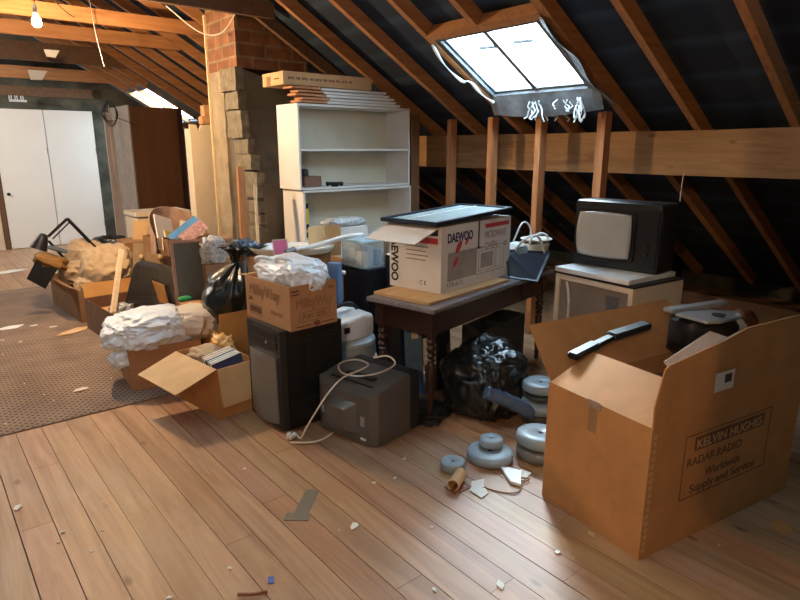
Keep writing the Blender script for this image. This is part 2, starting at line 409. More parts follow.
# right roof slope with openings for the two rooflights
def slope(name, ys, xs, holes, sgn=1):
    bm = bmesh.new(); off = .13
    for i in range(len(ys) - 1):
        for j in range(len(xs) - 1):
            ya, yb, xa, xb = ys[i], ys[i + 1], xs[j], xs[j + 1]
            if any(h[0] <= (xa + xb) / 2 <= h[1] and h[2] <= (ya + yb) / 2 <= h[3] for h in holes): continue
            P = lambda xx, yy, o: V((sgn * (xx + NX * o), yy, rz(xx) + NZ * o))
            lo = [bm.verts.new(P(*q, off)) for q in ((xa, ya), (xb, ya), (xb, yb), (xa, yb))]
            hi = [bm.verts.new(P(*q, off + .03)) for q in ((xa, ya), (xb, ya), (xb, yb), (xa, yb))]
            loft(bm, [lo, hi])
    return struct(name, bm, FELT)
W1 = (3.60, 4.33, 2.93, 3.98); W2 = (3.42, 4.3, 10.85, 12.05)
slope('ceiling', [-3.2, W1[2], W1[3], W2[2], W2[3], 12.9], [0, W2[0], W1[0], W2[1], W1[1], 8.2], [W1, W2])
struct('wall_right', box(7.95, 8.05, -3.2, 12.9, -.05, .16), RUBBLE)
slope('ceiling', [-3.2, 12.9], [0, 4.3], [], -1)
bm = bmesh.new(); prismz = [(-4.2, 0), (8.1, 0), (8.1, .05), (0, rz(0) + .15), (-4.2, rz(4.2) + .15)]
a = [bm.verts.new((x, 12.7, z)) for x, z in prismz]; b = [bm.verts.new((x, 12.9, z)) for x, z in prismz]; loft(bm, [a, b]); struct('wall_far', bm, RUBBLE)
bm = bmesh.new()
a = [bm.verts.new((x, -3.2, z)) for x, z in prismz]; b = [bm.verts.new((x, -3.0, z)) for x, z in prismz]; loft(bm, [a, b]); struct('wall_back', bm, RUBBLE)
struct('wall_left', box(-4.2, -4.1, -3.2, 12.9, -.02, rz(4.15)), RUBBLE)
struct('wall_far', box(-1.5, 1.28, 12.66, 12.7, 0, 2.42), CREAMP)
struct('trim_1', box(-4, 2.98, 12.60, 12.7, 2.62, 2.78), DARKTIM)
struct('trim_2', box(1.29, 1.36, 12.64, 12.7, 0, 2.42), DARKTIM)
# eaves plate
solo('wall_plate', rough(box(6.84, 7.0, -2.5, 11.5, 0.0, .15), .004, 3, cuts=2), DARKTIM, 'dusty low timber plate along the floor at the eaves behind the radar carton', 'beam')

for i, (xa, xb, lab) in enumerate([(1.37, 2.135, 'door'), (2.145, 2.935, 'door')]):
    d = struct('door_%d' % (i + 1), box(xa, xb, 12.60, 12.645, 0.01, 2.40), DOORW, bevel=.003)
    if i == 0:
        bm = bmesh.new(); lathe(bm, [(.012, 0), (.012, .02), (.028, .03), (.026, .05), (.0, .055)], (0, 0, 0), 16, Matrix.Rotation(R(90), 3, 'X'))
        obj('door_knob', bm, BLK, d, (1.44, 12.60, .97), smooth=40)
    bm = bmesh.new(); bx(bm, xb - .012, xb - .004, 12.592, 12.60, 1.65, 1.75); bx(bm, xb - .012, xb - .004, 12.592, 12.60, .3, .4)
    obj('hinge', bm, STEEL, d)

# rooflights
def roofpt(x, y, o): return V((x + NX * o, y, rz(x) + NZ * o))
def window(name, W, label_bar=True, glass_o=.06):
    xa, xb, ya, yb = W
    bm = bmesh.new()
    ins = .045
    P = lambda x, y, o: roofpt(x, y, o)
    def rim(o0, o1, i0, i1):
        outer = [(xa + i0, ya + i0), (xb - i0, ya + i0), (xb - i0, yb - i0), (xa + i0, yb - i0)]
        inner = [(xa + i1, ya + i1), (xb - i1, ya + i1), (xb - i1, yb - i1), (xa + i1, yb - i1)]
        for k in range(4):
            q = [outer[k], outer[(k + 1) % 4], inner[(k + 1) % 4], inner[k]]
            lo = [bm.verts.new(P(*c, o0)) for c in q]; hi = [bm.verts.new(P(*c, o1)) for c in q]; loft(bm, [lo, hi])
    rim(.02, .15, -.03, .03); rim(.05, .075, .03, .05)
    f = struct(name, bm, GREYSHEET)
    bm = bmesh.new(); ym = (ya + yb) / 2 + .02
    v = [bm.verts.new(P(x, y, o)) for o in (.04, .07) for x, y in ((xa + .03, ym - .022), (xb - .03, ym - .022), (xb - .03, ym + .022), (xa + .03, ym + .022))]
    loft(bm, [v[:4], v[4:]]); obj('glazing_bar', bm, STEEL, f)
    bm = bmesh.new()
    v = [bm.verts.new(P(x, y, o)) for o in (.072, .076) for x, y in ((xa + .03, ya + .03), (xb - .03, ya + .03), (xb - .03, yb - .03), (xa + .03, yb - .03))]
    loft(bm, [v[:4], v[4:]]); obj('glass', bm, WGLASS, f)
    return f
WGLASS, nt, b = new_mat('weathered_glass'); N = nt.nodes
tr = N.new('ShaderNodeBsdfTransparent'); tr.inputs[0].default_value = (.9, .95, .97, 1); tl = N.new('ShaderNodeBsdfTranslucent'); tl.inputs[0].default_value = (.85, .9, .92, 1)
mx = N.new('ShaderNodeMixShader'); mx.inputs[0].default_value = .25
nt.links.new(tr.outputs[0], mx.inputs[1]); nt.links.new(tl.outputs[0], mx.inputs[2]); nt.links.new(mx.outputs[0], N['Material Output'].inputs[0])
w1 = window('window_1', W1)
bm = bmesh.new()
for yy in (3.25, 3.62):
    v = [bm.verts.new(roofpt(x, y, o)) for o in (.085, .105) for x, y in ((3.80, yy - .10), (3.85, yy - .10), (3.84, yy + .12), (3.79, yy + .12))]
    loft(bm, [v[:4], v[4:]])
obj('stay_bar', bm, STEEL, w1)
window('window_2', W2)

# ------------------------------------------------------------------ roof timbers
def rafter(y1, xa, xb, label, w=.055, d=.11, m=RAFT):
    bm = bmesh.new()
    v = [bm.verts.new(roofpt(x, y, o)) for o in (0, d) for x, y in ((xa, y1 - w), (xb, y1 - w), (xb, y1), (xa, y1))]
    loft(bm, [v[:4], v[4:]])
    return solo('roof_rafter', bm, m, label, 'rafter', 'roof rafters')
XT = .15
rafter(1.66, XT, 7.7, 'darkest roof rafter, the one nearest the right edge of the photo')
rafter(2.33, XT, 7.7, 'bare orange rafter crossing dark felt between skylight and right edge')
rafter(2.86, XT, 7.7, 'thick rafter along the right side of the bright skylight', w=.07)
rafter(3.49, XT, 3.53, 'short rafter ending above the middle of the skylight')
rafter(3.49, 4.40, 7.7, 'short rafter continuing below the middle of the skylight')
rafter(4.05, XT, 7.7, 'roof rafter along the left side of the bright skylight')
rafter(4.66, XT, 7.7, 'roof rafter running down to the leftmost timber stud by the purlin')
rafter(5.31, XT, 7.7, 'roof rafter passing right above the end of the white bookcase')
rafter(5.90, XT, 2.72 + 4.6, 'darker rafter crossing in front of the brick chimney face', m=DARKTIM, w=.06)
names = ['first', 'second', 'third', 'fourth', 'fifth', 'sixth', 'seventh', 'eighth', 'ninth', 'tenth']
yy = 6.95
for i in range(10):
    if yy > 12.6: break
    if 10.9 < yy < 12.0:
        rafter(yy, XT, 7.7, '%s rafter beyond the brick chimney, counting away from the camera' % names[i])
    else:
        rafter(yy, XT, 7.7, '%s rafter beyond the brick chimney, counting away from the camera' % names[i])
    yy += .565
# trimmers round the skylight
bm = bmesh.new(); v = [bm.verts.new(roofpt(x, y, o)) for o in (-.005, .1) for x, y in ((3.535, 2.86), (3.59, 2.86), (3.59, 4.0), (3.535, 4.0))]; loft(bm, [v[:4], v[4:]])
solo('skylight_trimmer', bm, RAFT, 'dark timber trimmer along the top edge of the skylight', 'beam')
bm = bmesh.new(); v = [bm.verts.new(roofpt(x, y, o)) for o in (-.005, .1) for x, y in ((4.345, 2.86), (4.40, 2.86), (4.40, 4.0), (4.345, 4.0))]; loft(bm, [v[:4], v[4:]])
solo('skylight_trimmer', bm, RAFT, 'timber trimmer under the lower edge of the skylight behind torn plastic', 'beam')
# purlin
bm = box(4.80, 4.92, -2.6, 12.4, 1.54, 1.885); bmesh.ops.subdivide_edges(bm, edges=[e for e in bm.edges if abs(e.verts[0].co.y - e.verts[1].co.y) > 5], cuts=40)
for v in bm.verts: v.co += V((0, 0, .006 * noise.noise(v.co * 1.3))) + V((.004 * noise.noise(v.co * 2), 0, 0))
solo('purlin', bm, PURL, 'massive rough-sawn horizontal beam carrying the rafters above the television', 'beam')
# tie beams
for y, w, z0, z1, lab, m in [(5.72, .06, 2.96, 3.13, 'dark ceiling tie beam passing in front of the brick chimney top', DARKTIM),
                          (7.12, .05, 2.97, 3.11, 'orange ceiling tie beam right behind the glowing light bulb', RAFT),
                          (8.25, .05, 2.96, 3.11, 'second ceiling tie beam behind the glowing bulb, lighter brown', RAFT),
                          (10.4, .05, 2.95, 3.20, 'deep dark ceiling tie beam, third behind the glowing bulb', DARKTIM),
                          (12.1, .05, 2.86, 3.05, 'bright orange ceiling tie beam nearest the far gable', RAFT)]:
    xe = X0 - z0 / T + .05
    bm = box(-xe, xe, y - w, y, z0, z1)
    solo('tie_beam', bm, m, lab, 'beam', 'ceiling ties')
# studs by the purlin
for (y, zb, dx, lab, w) in [(4.76, 0.0, 0, 'leftmost thin timber stud rising behind the microwave carton', .052),
                        (4.19, 0.0, 0, 'second timber stud from the left, straight below the skylight corner', .06),
                        (3.61, 0.0, 0, 'timber stud below the skylight standing behind the white bucket', .06),
                        (2.98, 0.0, 0, 'thickest timber stud, rising behind the television set', .075)]:
    bm = bmesh.new(); xb = 4.50
    qbox(bm, (xb, y - w, zb), (.09, 0, 0), (0, w, 0), (0, 0, rz(xb + .09) + .02 - zb))
    solo('timber_stud', bm, POSTM, lab, 'post', 'timber studs under the rafters')
solo('timber_post', box(4.40, 4.52, 5.22, 5.36, 0, rz(4.5) + .03), wood('old_upright', (.16, .075, .035), (.25, .13, .06), 'Z', 10, .8, knots=False), 'broad dark timber post at the right end of the white bookcase', 'post')

bm = bmesh.new(); qbox(bm, (-.50, -.29, 1.95), (.06, .0, 0), (-.0, .122, 0), (0, 0, 2.6))
struct('added_shade_strut', bm, DARKTIM)  # unseen strut added behind the camera to throw a shadow on the radar carton
# ------------------------------------------------------------------ chimney
cx0, cx1 = 2.75, 4.75
def cx_prism(pts, xa, xb):
    bm = bmesh.new(); a = [bm.verts.new((xa, y, z)) for y, z in pts]; b = [bm.verts.new((xb, y, z)) for y, z in pts]; loft(bm, [a, b]); return bm
ch = thing('chimney', 'tapering chimney of red brick above rough stone beside the bookcase', 'chimney', (0, 0, 0))
bm = cx_prism([(5.93, 2.52), (6.62, 2.52), (6.62, 3.2), (5.93, 3.2)], cx0, 3.15)
obj('brick_stack', bm, BRICK, ch)
bm = cx_prism([(5.93, 2.52), (6.62, 2.52), (6.62, 2.9), (5.93, 2.9)], 3.15, 3.55); obj('brick_stack', bm, BRICK, ch)
prof = [(5.93, 2.52), (5.92, 2.15), (5.86, 1.86), (5.78, 1.72), (5.68, 1.54), (5.57, 1.4), (5.56, 0), (6.60, 0), (6.60, 2.52)]
bm = cx_prism(prof, cx0 + .03, 4.6)
# lower the back of it under the roof
for v in bm.verts:
    if v.co.x > 4 and v.co.z > rz(4.6): v.co.z = rz(4.6) - .02
obj('rendered_base', bm, RENDERG, ch)
bm = box(cx0 - .005, cx0 + .05, 6.28, 6.63, 0, 2.52); bmesh.ops.subdivide_edges(bm, edges=bm.edges[:], cuts=12, use_grid_fill=True)
for v in bm.verts: v.co += noise.noise_vector(v.co * 7) * .012
obj('lime_plaster', bm, MORTAR, ch)
stones = [(5.91, 6.22, 2.30, 2.53), (5.90, 6.16, 2.12, 2.30), (5.84, 6.12, 1.84, 2.12), (5.74, 6.00, 1.69, 1.84), (5.66, 5.96, 1.53, 1.69), (5.58, 5.86, 1.26, 1.52), (5.56, 5.72, 1.12, 1.24), (5.56, 5.74, 1.0, 1.11), (5.56, 5.72, .6, .98)]
for k, (ya, yb, za, zb) in enumerate(stones):
    bm = box(cx0 - .035 + .012 * (k % 2), cx0 + .055, ya, yb + .06, za + .008, zb - .006); bmesh.ops.subdivide_edges(bm, edges=bm.edges[:], cuts=7, use_grid_fill=True)
    rough(bm, .012, 9, k)
    obj('quoin_stone', bm, STONE, ch, smooth=50)
bm = bmesh.new(); bar(bm, (cx0 - .01, 6.63, .3), (cx0 - .01, 6.63, 3.1), .02, .03); obj('timber_edging', bm, PINE_L, ch)

# ------------------------------------------------------------------ carpet
bm = box(-3.2, 1.95, 4.255, 8.9, .001, .009); solo('carpet', bm, CARPET, 'brown carpet with a grid of small dark dots laid over the boards', 'carpet')

# ------------------------------------------------------------------ far end things
w = thing('wardrobe', 'tall dark brown wardrobe with a pale side standing under the far skylight', 'wardrobe', (2.83, 10.0, 0))
obj('carcass', box(0.02, .83, .03, .6, .0, 2.34), WARD, w)
obj('side_panel', box(0, .02, -.02, .95, 0, 2.38), mat('pale_side', (.24, .20, .17), .6), w)
d = obj('wardrobe_door', box(.03, .74, 0, .028, .05, 2.36), WARD, w, bevel=.003)
d2 = obj('wardrobe_door', box(.745, .82, 0, .028, .05, 2.36), DARKWOOD, w)
solo('painted_board', box(2.60, 2.72, 10.45, 10.49, 0, 2.28), GREYP, 'narrow grey painted board standing upright left of the brown wardrobe', 'board')
ck = thing('cable_coil', 'coil of dark cable hanging at the top left corner of the wardrobe', 'cable', (2.56, 9.9, 2.24))
bm = bmesh.new()
for j in range(4):
    rr = .10 + .012 * j
    tube(bm, [(rr * math.cos(a) * .8, .012 * j, rr * math.sin(a) * 1.2 + .02 * math.sin(3 * a + j)) for a in [2 * PI * i / 14 for i in range(15)]], .006, 6, 2)
obj('loops', bm, BLK, ck)
bm = bmesh.new(); tube(bm, [(.06, 0, -.05), (.2, -.02, -.10), (.33, 0, -.16)], .005, 6); obj('cable_tail', bm, BLK, ck)
bm = bmesh.new(); tube(bm, [(.0, 0.05, .12), (-.02, .05, -.6), (.05, .05, -1.3)], .008, 6); obj('cable_drop', bm, GREYP, ck)
wc = thing('white_chest', 'low white chest with an open gap under its lid before the wardrobe', 'chest', (2.25, 8.0, 0))
obj('chest_body', box(0, .68, 0, .55, 0, .88), CREAMP, wc, bevel=.006)
obj('chest_lid', box(-.01, .69, .02, .57, .90, .955), CREAMP, wc, bevel=.006)
cb = thing('leaning_cupboard', 'cream board cupboard with a chipped top edge left of the chimney', 'cupboard', (2.55, 6.78, 0))
bm = bmesh.new()
top = [(0, 2.0), (.07, 2.0), (.095, 1.93), (.13, 2.0), (.42, 2.0)]
pts = [(0, 0), (.42, 0)] + top[::-1]
a = [bm.verts.new((x, 0, z)) for x, z in pts]; b = [bm.verts.new((x, .03, z)) for x, z in pts]; loft(bm, [a, b]); obj('front_board', bm, CREAMP, cb)
obj('cupboard_body', box(.03, .42, .03, .25, 0, 1.96), CREAMP, cb)
solo('wood_block', box(2.70, 2.95, 6.79, 6.9, 2.01, 2.09), BLOCK, 'lower sawn timber block on the cream cupboard top', 'block', bevel=.004)
solo('wood_block', box(2.73, 2.95, 6.79, 6.9, 2.092, 2.21), BLOCK, 'upper sawn timber block stacked on another by the chimney', 'block', bevel=.004)

# bulb
lb = thing('hanging_bulb', 'glowing bare light bulb hanging from a cable at the ceiling ties', 'light bulb', (1.065, 6.0, 2.78))
bm = bmesh.new(); lathe(bm, [(.0, -.075), (.02, -.073), (.034, -.055), (.036, -.03), (.028, -.005), (.015, .02), (.013, .035)], n=20); obj('bulb_glass', bm, emis('hot_filament', (1, .78, .45), 60), lb, smooth=60)
bm = bmesh.new(); lathe(bm, [(.017, .03), (.019, .06), (.012, .09), (.004, .1)], n=16); obj('lamp_holder', bm, WHITE_PL, lb, smooth=40)
bm = bmesh.new(); tube(bm, [(0, 0, .1), (.02, .02, .2), (.1, .1, .26), (.25, .3, .16), (.4, .5, .12)], .004, 6); obj('flex', bm, BLK, lb)
solo('hanging_cable', (lambda bm: (tube(bm, [(1.72, 7.0, 3.4), (1.75, 7.0, 2.9), (1.80, 7.0, 2.55)], .004, 6), bm)[1])(bmesh.new()), STEEL, 'thin cord hanging down from the tie beams right of the bulb', 'cord')
solo('electric_cable', (lambda bm: (tube(bm, [(2.2, 6.2, 3.05), (2.45, 6.1, 2.84), (2.62, 6.0, 2.82), (2.72, 5.9, 2.95), (2.78, 5.85, 3.1)], .006, 6), bm)[1])(bmesh.new()), WIRE, 'pale electric cable looping from the ties to the chimney top', 'cable')
for (p, s, lab) in [((1.58, 8.6, 2.80), (.10, .03, .08), 'torn white paper scrap hanging under the second tie beam'), ((1.75, 10.9, 2.74), (.16, .02, .14), 'white paper triangle hanging from the deep dark tie'),
                    ((1.62, 12.3, 2.50), (.22, .015, .07), 'row of three white clips on the beam above the white doors')]:
    bm = bmesh.new()
    if 'clips' in lab:
        for k in range(3): bx(bm, p[0] + k * .085, p[0] + k * .085 + .012, p[1], p[1] + .02, p[2], p[2] + .1); bx(bm, p[0] + k * .085 + .03, p[0] + k * .085 + .042, p[1], p[1] + .02, p[2], p[2] + .1); bx(bm, p[0] + k * .085, p[0] + k * .085 + .085, p[1], p[1] + .02, p[2], p[2] + .035)
        solo('white_clips', bm, WHITE_PL, lab, 'clip'); continue
    v = [V(p), V(p) + V((s[0], 0, .0)), V(p) + V((s[0] * 1.5, 0, s[2])), V(p) + V((-.02, 0, s[2]))]
    a = [bm.verts.new(q) for q in v]; b = [bm.verts.new(q + V((0, .004, 0))) for q in v]; loft(bm, [a, b]); rough(bm, .01, 8)
    solo('paper_scrap', bm, PAPER, lab, 'paper')

# ------------------------------------------------------------------ bookcase
def shelf_unit(name, label, x0, x1, y0, y1, z0, z1, shelves, cat='bookcase'):
    o = thing(name, label, cat, (x0, y0, z0)); w = x1 - x0; d = y1 - y0; h = z1 - z0; t = .02
    for xa in (0, w - t): obj('side_panel', box(xa, xa + t, 0, d, 0, h), WHITEP, o, bevel=.0015)
    obj('top_panel', box(t, w - t, 0, d, h - t, h), WHITEP, o); obj('bottom_panel', box(t, w - t, 0, d, 0.0, t), WHITEP, o)
    obj('back_panel', box(t, w - t, d - .008, d - .002, t, h - t), SHELFBACK, o)
    for z in shelves: obj('shelf', box(t, w - t, .01, d - .01, z - t / 2, z + t / 2), WHITEP, o, bevel=.0015)
    return o
shelf_unit('bookcase', 'upper white bookcase unit with one shelf, stacked on the lower unit', 2.93, 4.28, 5.10, 5.50, 1.362, 2.15, [.37])
shelf_unit('bookcase', 'lower white bookcase unit partly hidden by the clutter beside the chimney', 2.96, 4.30, 5.10, 5.50, 0, 1.355, [.87, .45])
t0 = thing('wooden_box_camera', 'small brown box with black knob on the bookcase shelf', 'box', (3.01, 5.15, 1.385))
obj('case', box(.0, .19, 0, .14, 0, .10), wood('walnut', (.12, .05, .03), (.2, .09, .05), 'X', 10, .5, knots=False), t0, bevel=.004)
bm = bmesh.new(); lathe(bm, [(.045, 0), (.045, .05), (.03, .07), (0, .07)], (.03, .06, .10)); obj('knob', bm, BLK, t0, smooth=40)
t0 = thing('black_handset', 'black curved handset lying beside the small brown box on the shelf', 'gadget', (3.24, 5.12, 1.384))
bm = bmesh.new(); tube(bm, [(0, 0, .025), (.05, 0, .03), (.12, 0, .028), (.18, .01, .02)], lambda t: .024 - .01 * math.sin(PI * t), 10); obj('grip', bm, BLK, t0, smooth=50)
bm = bmesh.new(); bx(bm, .06, .12, -.02, .02, -.005, .02); obj('trigger', bm, BLK, t0)
t0 = thing('spirit_level', 'yellow spirit level standing upright inside the lower bookcase', 'tool', (2.982, 5.105, .885))
obj('body', box(0, .03, 0, .05, 0, .36), YELL, t0, bevel=.002)
for z in (.02, .1, .3): obj('end_cap' if z != .1 else 'vial', box(-.001, .031, -.001, .03, z, z + .05), BLK, t0)
# on top of the bookcase
def plain_carton():
    o = thing('long_carton', 'long flat cardboard carton lying on top of the white bookcase', 'box', (2.80, 5.10, 2.305))
    obj('carton_body', box(0, .98, 0, .40, 0, .115), CARD_LT, o, bevel=.002)
    obj('end_flap', box(-.002, 0, .24, .32, .0, .085), CARD_DK, o)
    bm = bmesh.new()
    for k in range(44):
        if k % 9 in (4, 8): continue
        x = .05 + k * .016; bx(bm, x, x + .01, -.0015, 0, .045 + .004 * (k % 3), .068)
    obj('printed_line', bm, INKBR, o)
    obj('printed_line', box(-.0015, 0, .08, .17, .05, .062), INKBR, o)
plain_carton()
spots = [(2.86, 2.275, 'topmost'), (2.93, 2.245, 'second'), (2.90, 2.215, 'third'), (2.97, 2.185, 'fourth'), (2.93, 2.157, 'lowest')]
for k, (xx, zz, nm) in enumerate(spots):
    solo('orange_batten', box(xx, xx + .3, 5.06 + .01 * (k % 2), 5.22, zz, zz + .02), ORWOOD, '%s orange wooden slat end sticking out under the long carton' % nm, 'slat', 'orange slats on the bookcase', bevel=.002)
spots = [(3.18, 3.95, 2.272, 'topmost'), (3.2, 3.98, 2.24, 'second'), (3.22, 4.03, 2.212, 'third'), (3.24, 4.08, 2.183, 'fourth'), (3.24, 4.12, 2.155, 'lowest')]
for k, (xa, xb, zz, nm) in enumerate(spots):
    solo('white_strip', box(xa, xb, 5.08 - .015 * (k % 3), 5.2, zz, zz + .022), WHITEP, '%s white panel strip in the pile on top of the bookcase' % nm, 'panel', 'white strips on the bookcase', bevel=.002)

# leaning planks by the chimney
bm = bmesh.new(); bar(bm, (2.42, 5.30, 0), (2.50, 5.45, 1.58), .07, .035, (0, 1, 0)); solo('leaning_plank', bm, ORWOOD, 'orange wooden plank leaning upright against the stone chimney', 'plank')
bm = bmesh.new(); bar(bm, (2.52, 5.20, 0), (2.60, 5.38, 1.42), .022, .022, (0, 1, 0)); solo('thin_batten', bm, PINE_L, 'thin pale batten leaning beside the orange plank', 'batten')

# ------------------------------------------------------------------ table
tb = thing('side_table', 'dark mahogany table with turned legs, its top edge bluish in skylight', 'table', (2.432, 2.66, 0), R(11.7))
TL, TW, TH = 1.688, .567, .78
bm = box(0, TL, 0, TW, TH - .03, TH); obj('tabletop', bm, MAHTOP_SHEEN, tb, bevel=.006)
bm = bmesh.new(); bx(bm, .06, TL - .06, .05, .07, TH - .19, TH - .03); bx(bm, .06, TL - .06, TW - .07, TW - .05, TH - .19, TH - .03); bx(bm, .05, .07, .05, TW - .05, TH - .19, TH - .03); bx(bm, TL - .07, TL - .05, .05, TW - .05, TH - .19, TH - .03)
obj('apron', bm, DARKWOOD, tb)
d = obj('drawer', box(1.22, 1.5, .040, .052, TH - .165, TH - .055), DARKWOOD, tb, bevel=.003)
bm = bmesh.new(); lathe(bm, [(.005, 0), (.008, .01), (.015, .018), (0, .025)], (1.36, .04, TH - .11), 12, Matrix.Rotation(R(90), 3, 'X')); obj('knob', bm, DARKWOOD, d, smooth=40)
legp = [(.012, 0), (.02, .01), (.018, .05), (.024, .07), (.019, .09), (.022, .13), (.026, .25), (.03, .38), (.022, .40), (.034, .415), (.022, .43), (.036, .45), (.024, .47), (.036, .495), (.024, .52), (.034, .54), (.026, .56), (.036, .585), (.036, .60)]
for (lx, ly) in ((.08, .08), (.08, TW - .08), (TL - .08, .08), (TL - .08, TW - .08)):
    bm = bmesh.new(); lathe(bm, legp, (lx, ly, 0), 20); bx(bm, lx - .036, lx + .036, ly - .036, ly + .036, .59, TH - .03); obj('leg', bm, DARKWOOD, tb, smooth=35)

bd = solo('wooden_board', box(0, .949, 0, .486, 0, .02), wood('plywood', (.46, .26, .10), (.58, .36, .17), 'X', 8, .55, knots=False), 'pale plywood board lying under the microwave carton on the table', 'board', loc=(2.477, 2.759, .781), rot=(0, 0, R(9.3)), bevel=.002)

# microwave carton
mw = carton('white printed microwave oven carton with its left flap open on the table', (2.688, 2.878, .802), 10.8, .889, .448, .45, WHITE_CARD, [('W', 108, .28)], name='microwave_carton', mi=OFFCARD, lid=True)
text('lettering', 'DAEWOO', .085, INKB, mw, (.07, -.001, .335), 'S', w=.30, bold=.003)
text('lettering', 'MICROWAVE', .075, INKG, mw, (.53, -.001, .315), 'S', w=.29)
text('lettering', 'OVEN', .075, INKG, mw, (.53, -.001, .235), 'S', w=.17)
text('lettering', '82', .05, INKG, mw, (.79, -.001, .235), 'S')
decal('red_stripe', INKR, mw, 'S', 0, .53, .86, .390, .42)
decal('grey_band', INKL, mw, 'S', 0, .075, .50, .07, .265)
text('lettering', 'KOR-6C15', .045, INKG, mw, (.07, -.001, .03), 'S', w=.19)
def ell(nm, m, par, cx, cz, a, b, ang, t=.0018):
    bm = bmesh.new(); v = []
    for y in (-t, 0): v.append([bm.verts.new((cx + math.cos(ang) * a * math.cos(q) - math.sin(ang) * b * math.sin(q), y, cz + math.sin(ang) * a * math.cos(q) + math.cos(ang) * b * math.sin(q))) for q in [2 * PI * i / 20 for i in range(20)]])
    loft(bm, v); return obj(nm, bm, m, par)
ell('red_ellipse', INKR, mw, .20, .295, .052, .022, R(50)); ell('red_ellipse', INKR, mw, .30, .325, .034, .011, R(52)); ell('red_ellipse', INKR, mw, .165, .195, .042, .018, R(50))
decal('drawn_oven_front', WHITE_CARD, mw, 'S', 0, .42, .80, .07, .25, t=.0016, sk=.0)
rect_line('drawn_oven', INKG, mw, 'S', 0, .42, .80, .065, .255, t=.0024); rect_line('drawn_oven', INKG, mw, 'S', 0, .45, .67, .085, .235, t=.0024)
decal('drawn_window', INKL, mw, 'S', 0, .48, .64, .105, .215, t=.0026); rect_line('drawn_oven', INKG, mw, 'S', 0, .685, .76, .085, .235, .003, t=.0024)
bm = bmesh.new(); bx(bm, .44, .455, -.002, 0, .27, .449); bx(bm, .435, .46, -.002, 0, .25, .27); obj('torn_gap', bm, INK, mw)
# left face writing (reads down the far edge)
text('lettering', 'DAEWOO', .085, INK, mw, (-.001, .43, .40), (R(90), R(90), R(-90)), w=.36, bold=.003)
text('lettering', 'C E', .04, INK, mw, (-.001, .18, .045), 'W')
decal('red_print', INKR, mw, 'W', .448, .19, .42, .33, .37); decal('black_print', INK, mw, 'W', .448, .25, .42, .385, .43)
bm = bmesh.new()
for k in range(4): bx(bm, -.0012, 0, .448 - .34 + .02 * (k % 2), .448 - .15, .30 - k * .03, .308 - k * .03)
obj('printed_line', bm, INKG, mw)
ell2 = decal('dark_picture', INK, mw, 'W', .448, .17, .24, .31, .35)
bm = bmesh.new(); tr_ = [V((-.001, .448 - .29, .30)), V((-.001, .448 - .43, .30)), V((-.001, .448 - .43, .0)), V((-.001, .448 - .26, .0))]
# framed glass on the carton
tg = thing('framed_glass', 'dusty glass panel in a dark frame lying across the microwave carton', 'picture frame', (2.66, 2.86, 1.262), 0, rot=(R(0), R(-2.0), R(10.8)))
bm = bmesh.new(); bx(bm, -.04, .92, 0, .035, 0, .026); bx(bm, -.04, .92, .45, .485, 0, .026); bx(bm, -.04, -.005, .035, .45, 0, .026); bx(bm, .885, .92, .035, .45, 0, .026); obj('frame', bm, NAVY, tg, bevel=.003)
obj('glass', box(-.005, .885, .035, .45, .006, .016), GLASSP, tg)
obj('divider', box(-.005, .885, .30, .315, .006, .02), WHITE_PL, tg)
# black panel leaning off the table's back corner
bm = bmesh.new()
P = [V((3.49, 2.985, .79)), V((3.60, 2.79, .775)), V((4.02, 3.00, .930)), V((3.56, 3.09, .985))]
n_ = (P[1] - P[0]).cross(P[3] - P[0]).normalized() * .012
a = [bm.verts.new(p) for p in P]; b = [bm.verts.new(p + n_) for p in P]; loft(bm, [a, b])
solo('black_board', bm, NAVY, 'black glossy panel tilted against the right side of the microwave carton', 'panel')
bk = thing('white_bucket', 'cream bucket of cables standing at the back right of the table', 'bucket', (4.00, 3.14, .781))
bm = bmesh.new(); lathe(bm, [(.085, 0), (.09, .01), (.105, .19), (.112, .2), (.112, .21), (.098, .21), (.085, .02), (0, .02)]); obj('pail', bm, CREAM_PL, bk, smooth=40)
bm = bmesh.new(); tube(bm, [(-.1, -.02, .20), (-.13, -.05, .26), (-.05, -.08, .3), (.05, -.07, .27), (.1, -.04, .2)], .010, 8); obj('coiled_hose', bm, WHITE_PL, bk, smooth=60)
bm = bmesh.new(); lathe(bm, [(.0, .0), (.1, .01), (.13, .03), (.125, .035), (0, .02)], (.0, 0, .215)); obj('lid', bm, CREAM_PL, bk, smooth=40)
kt = thing('white_appliance', 'white and pale blue plastic appliance with looped flex beside the bucket', 'appliance', (3.72, 3.12, .781))
obj('body', blob(.10, .09, .14, .05, 2, 3, .2, sub=4), WHITE_PL, kt)
obj('blue_panel', box(-.08, .05, -.09, -.07, .12, .22), LIGHTBLUE, kt, bevel=.01)
bm = bmesh.new()
tube(bm, [(-.1, 0, .12), (-.02, -.1, .28), (.1, -.12, .30), (.2, -.1, .22), (.22, -.12, .12)], .009, 8); tube(bm, [(-.05, -.02, .26), (.02, -.04, .40), (.14, -.02, .36), (.18, 0, .24)], .007, 8)
obj('flex', bm, WHITE_PL, kt, smooth=60)

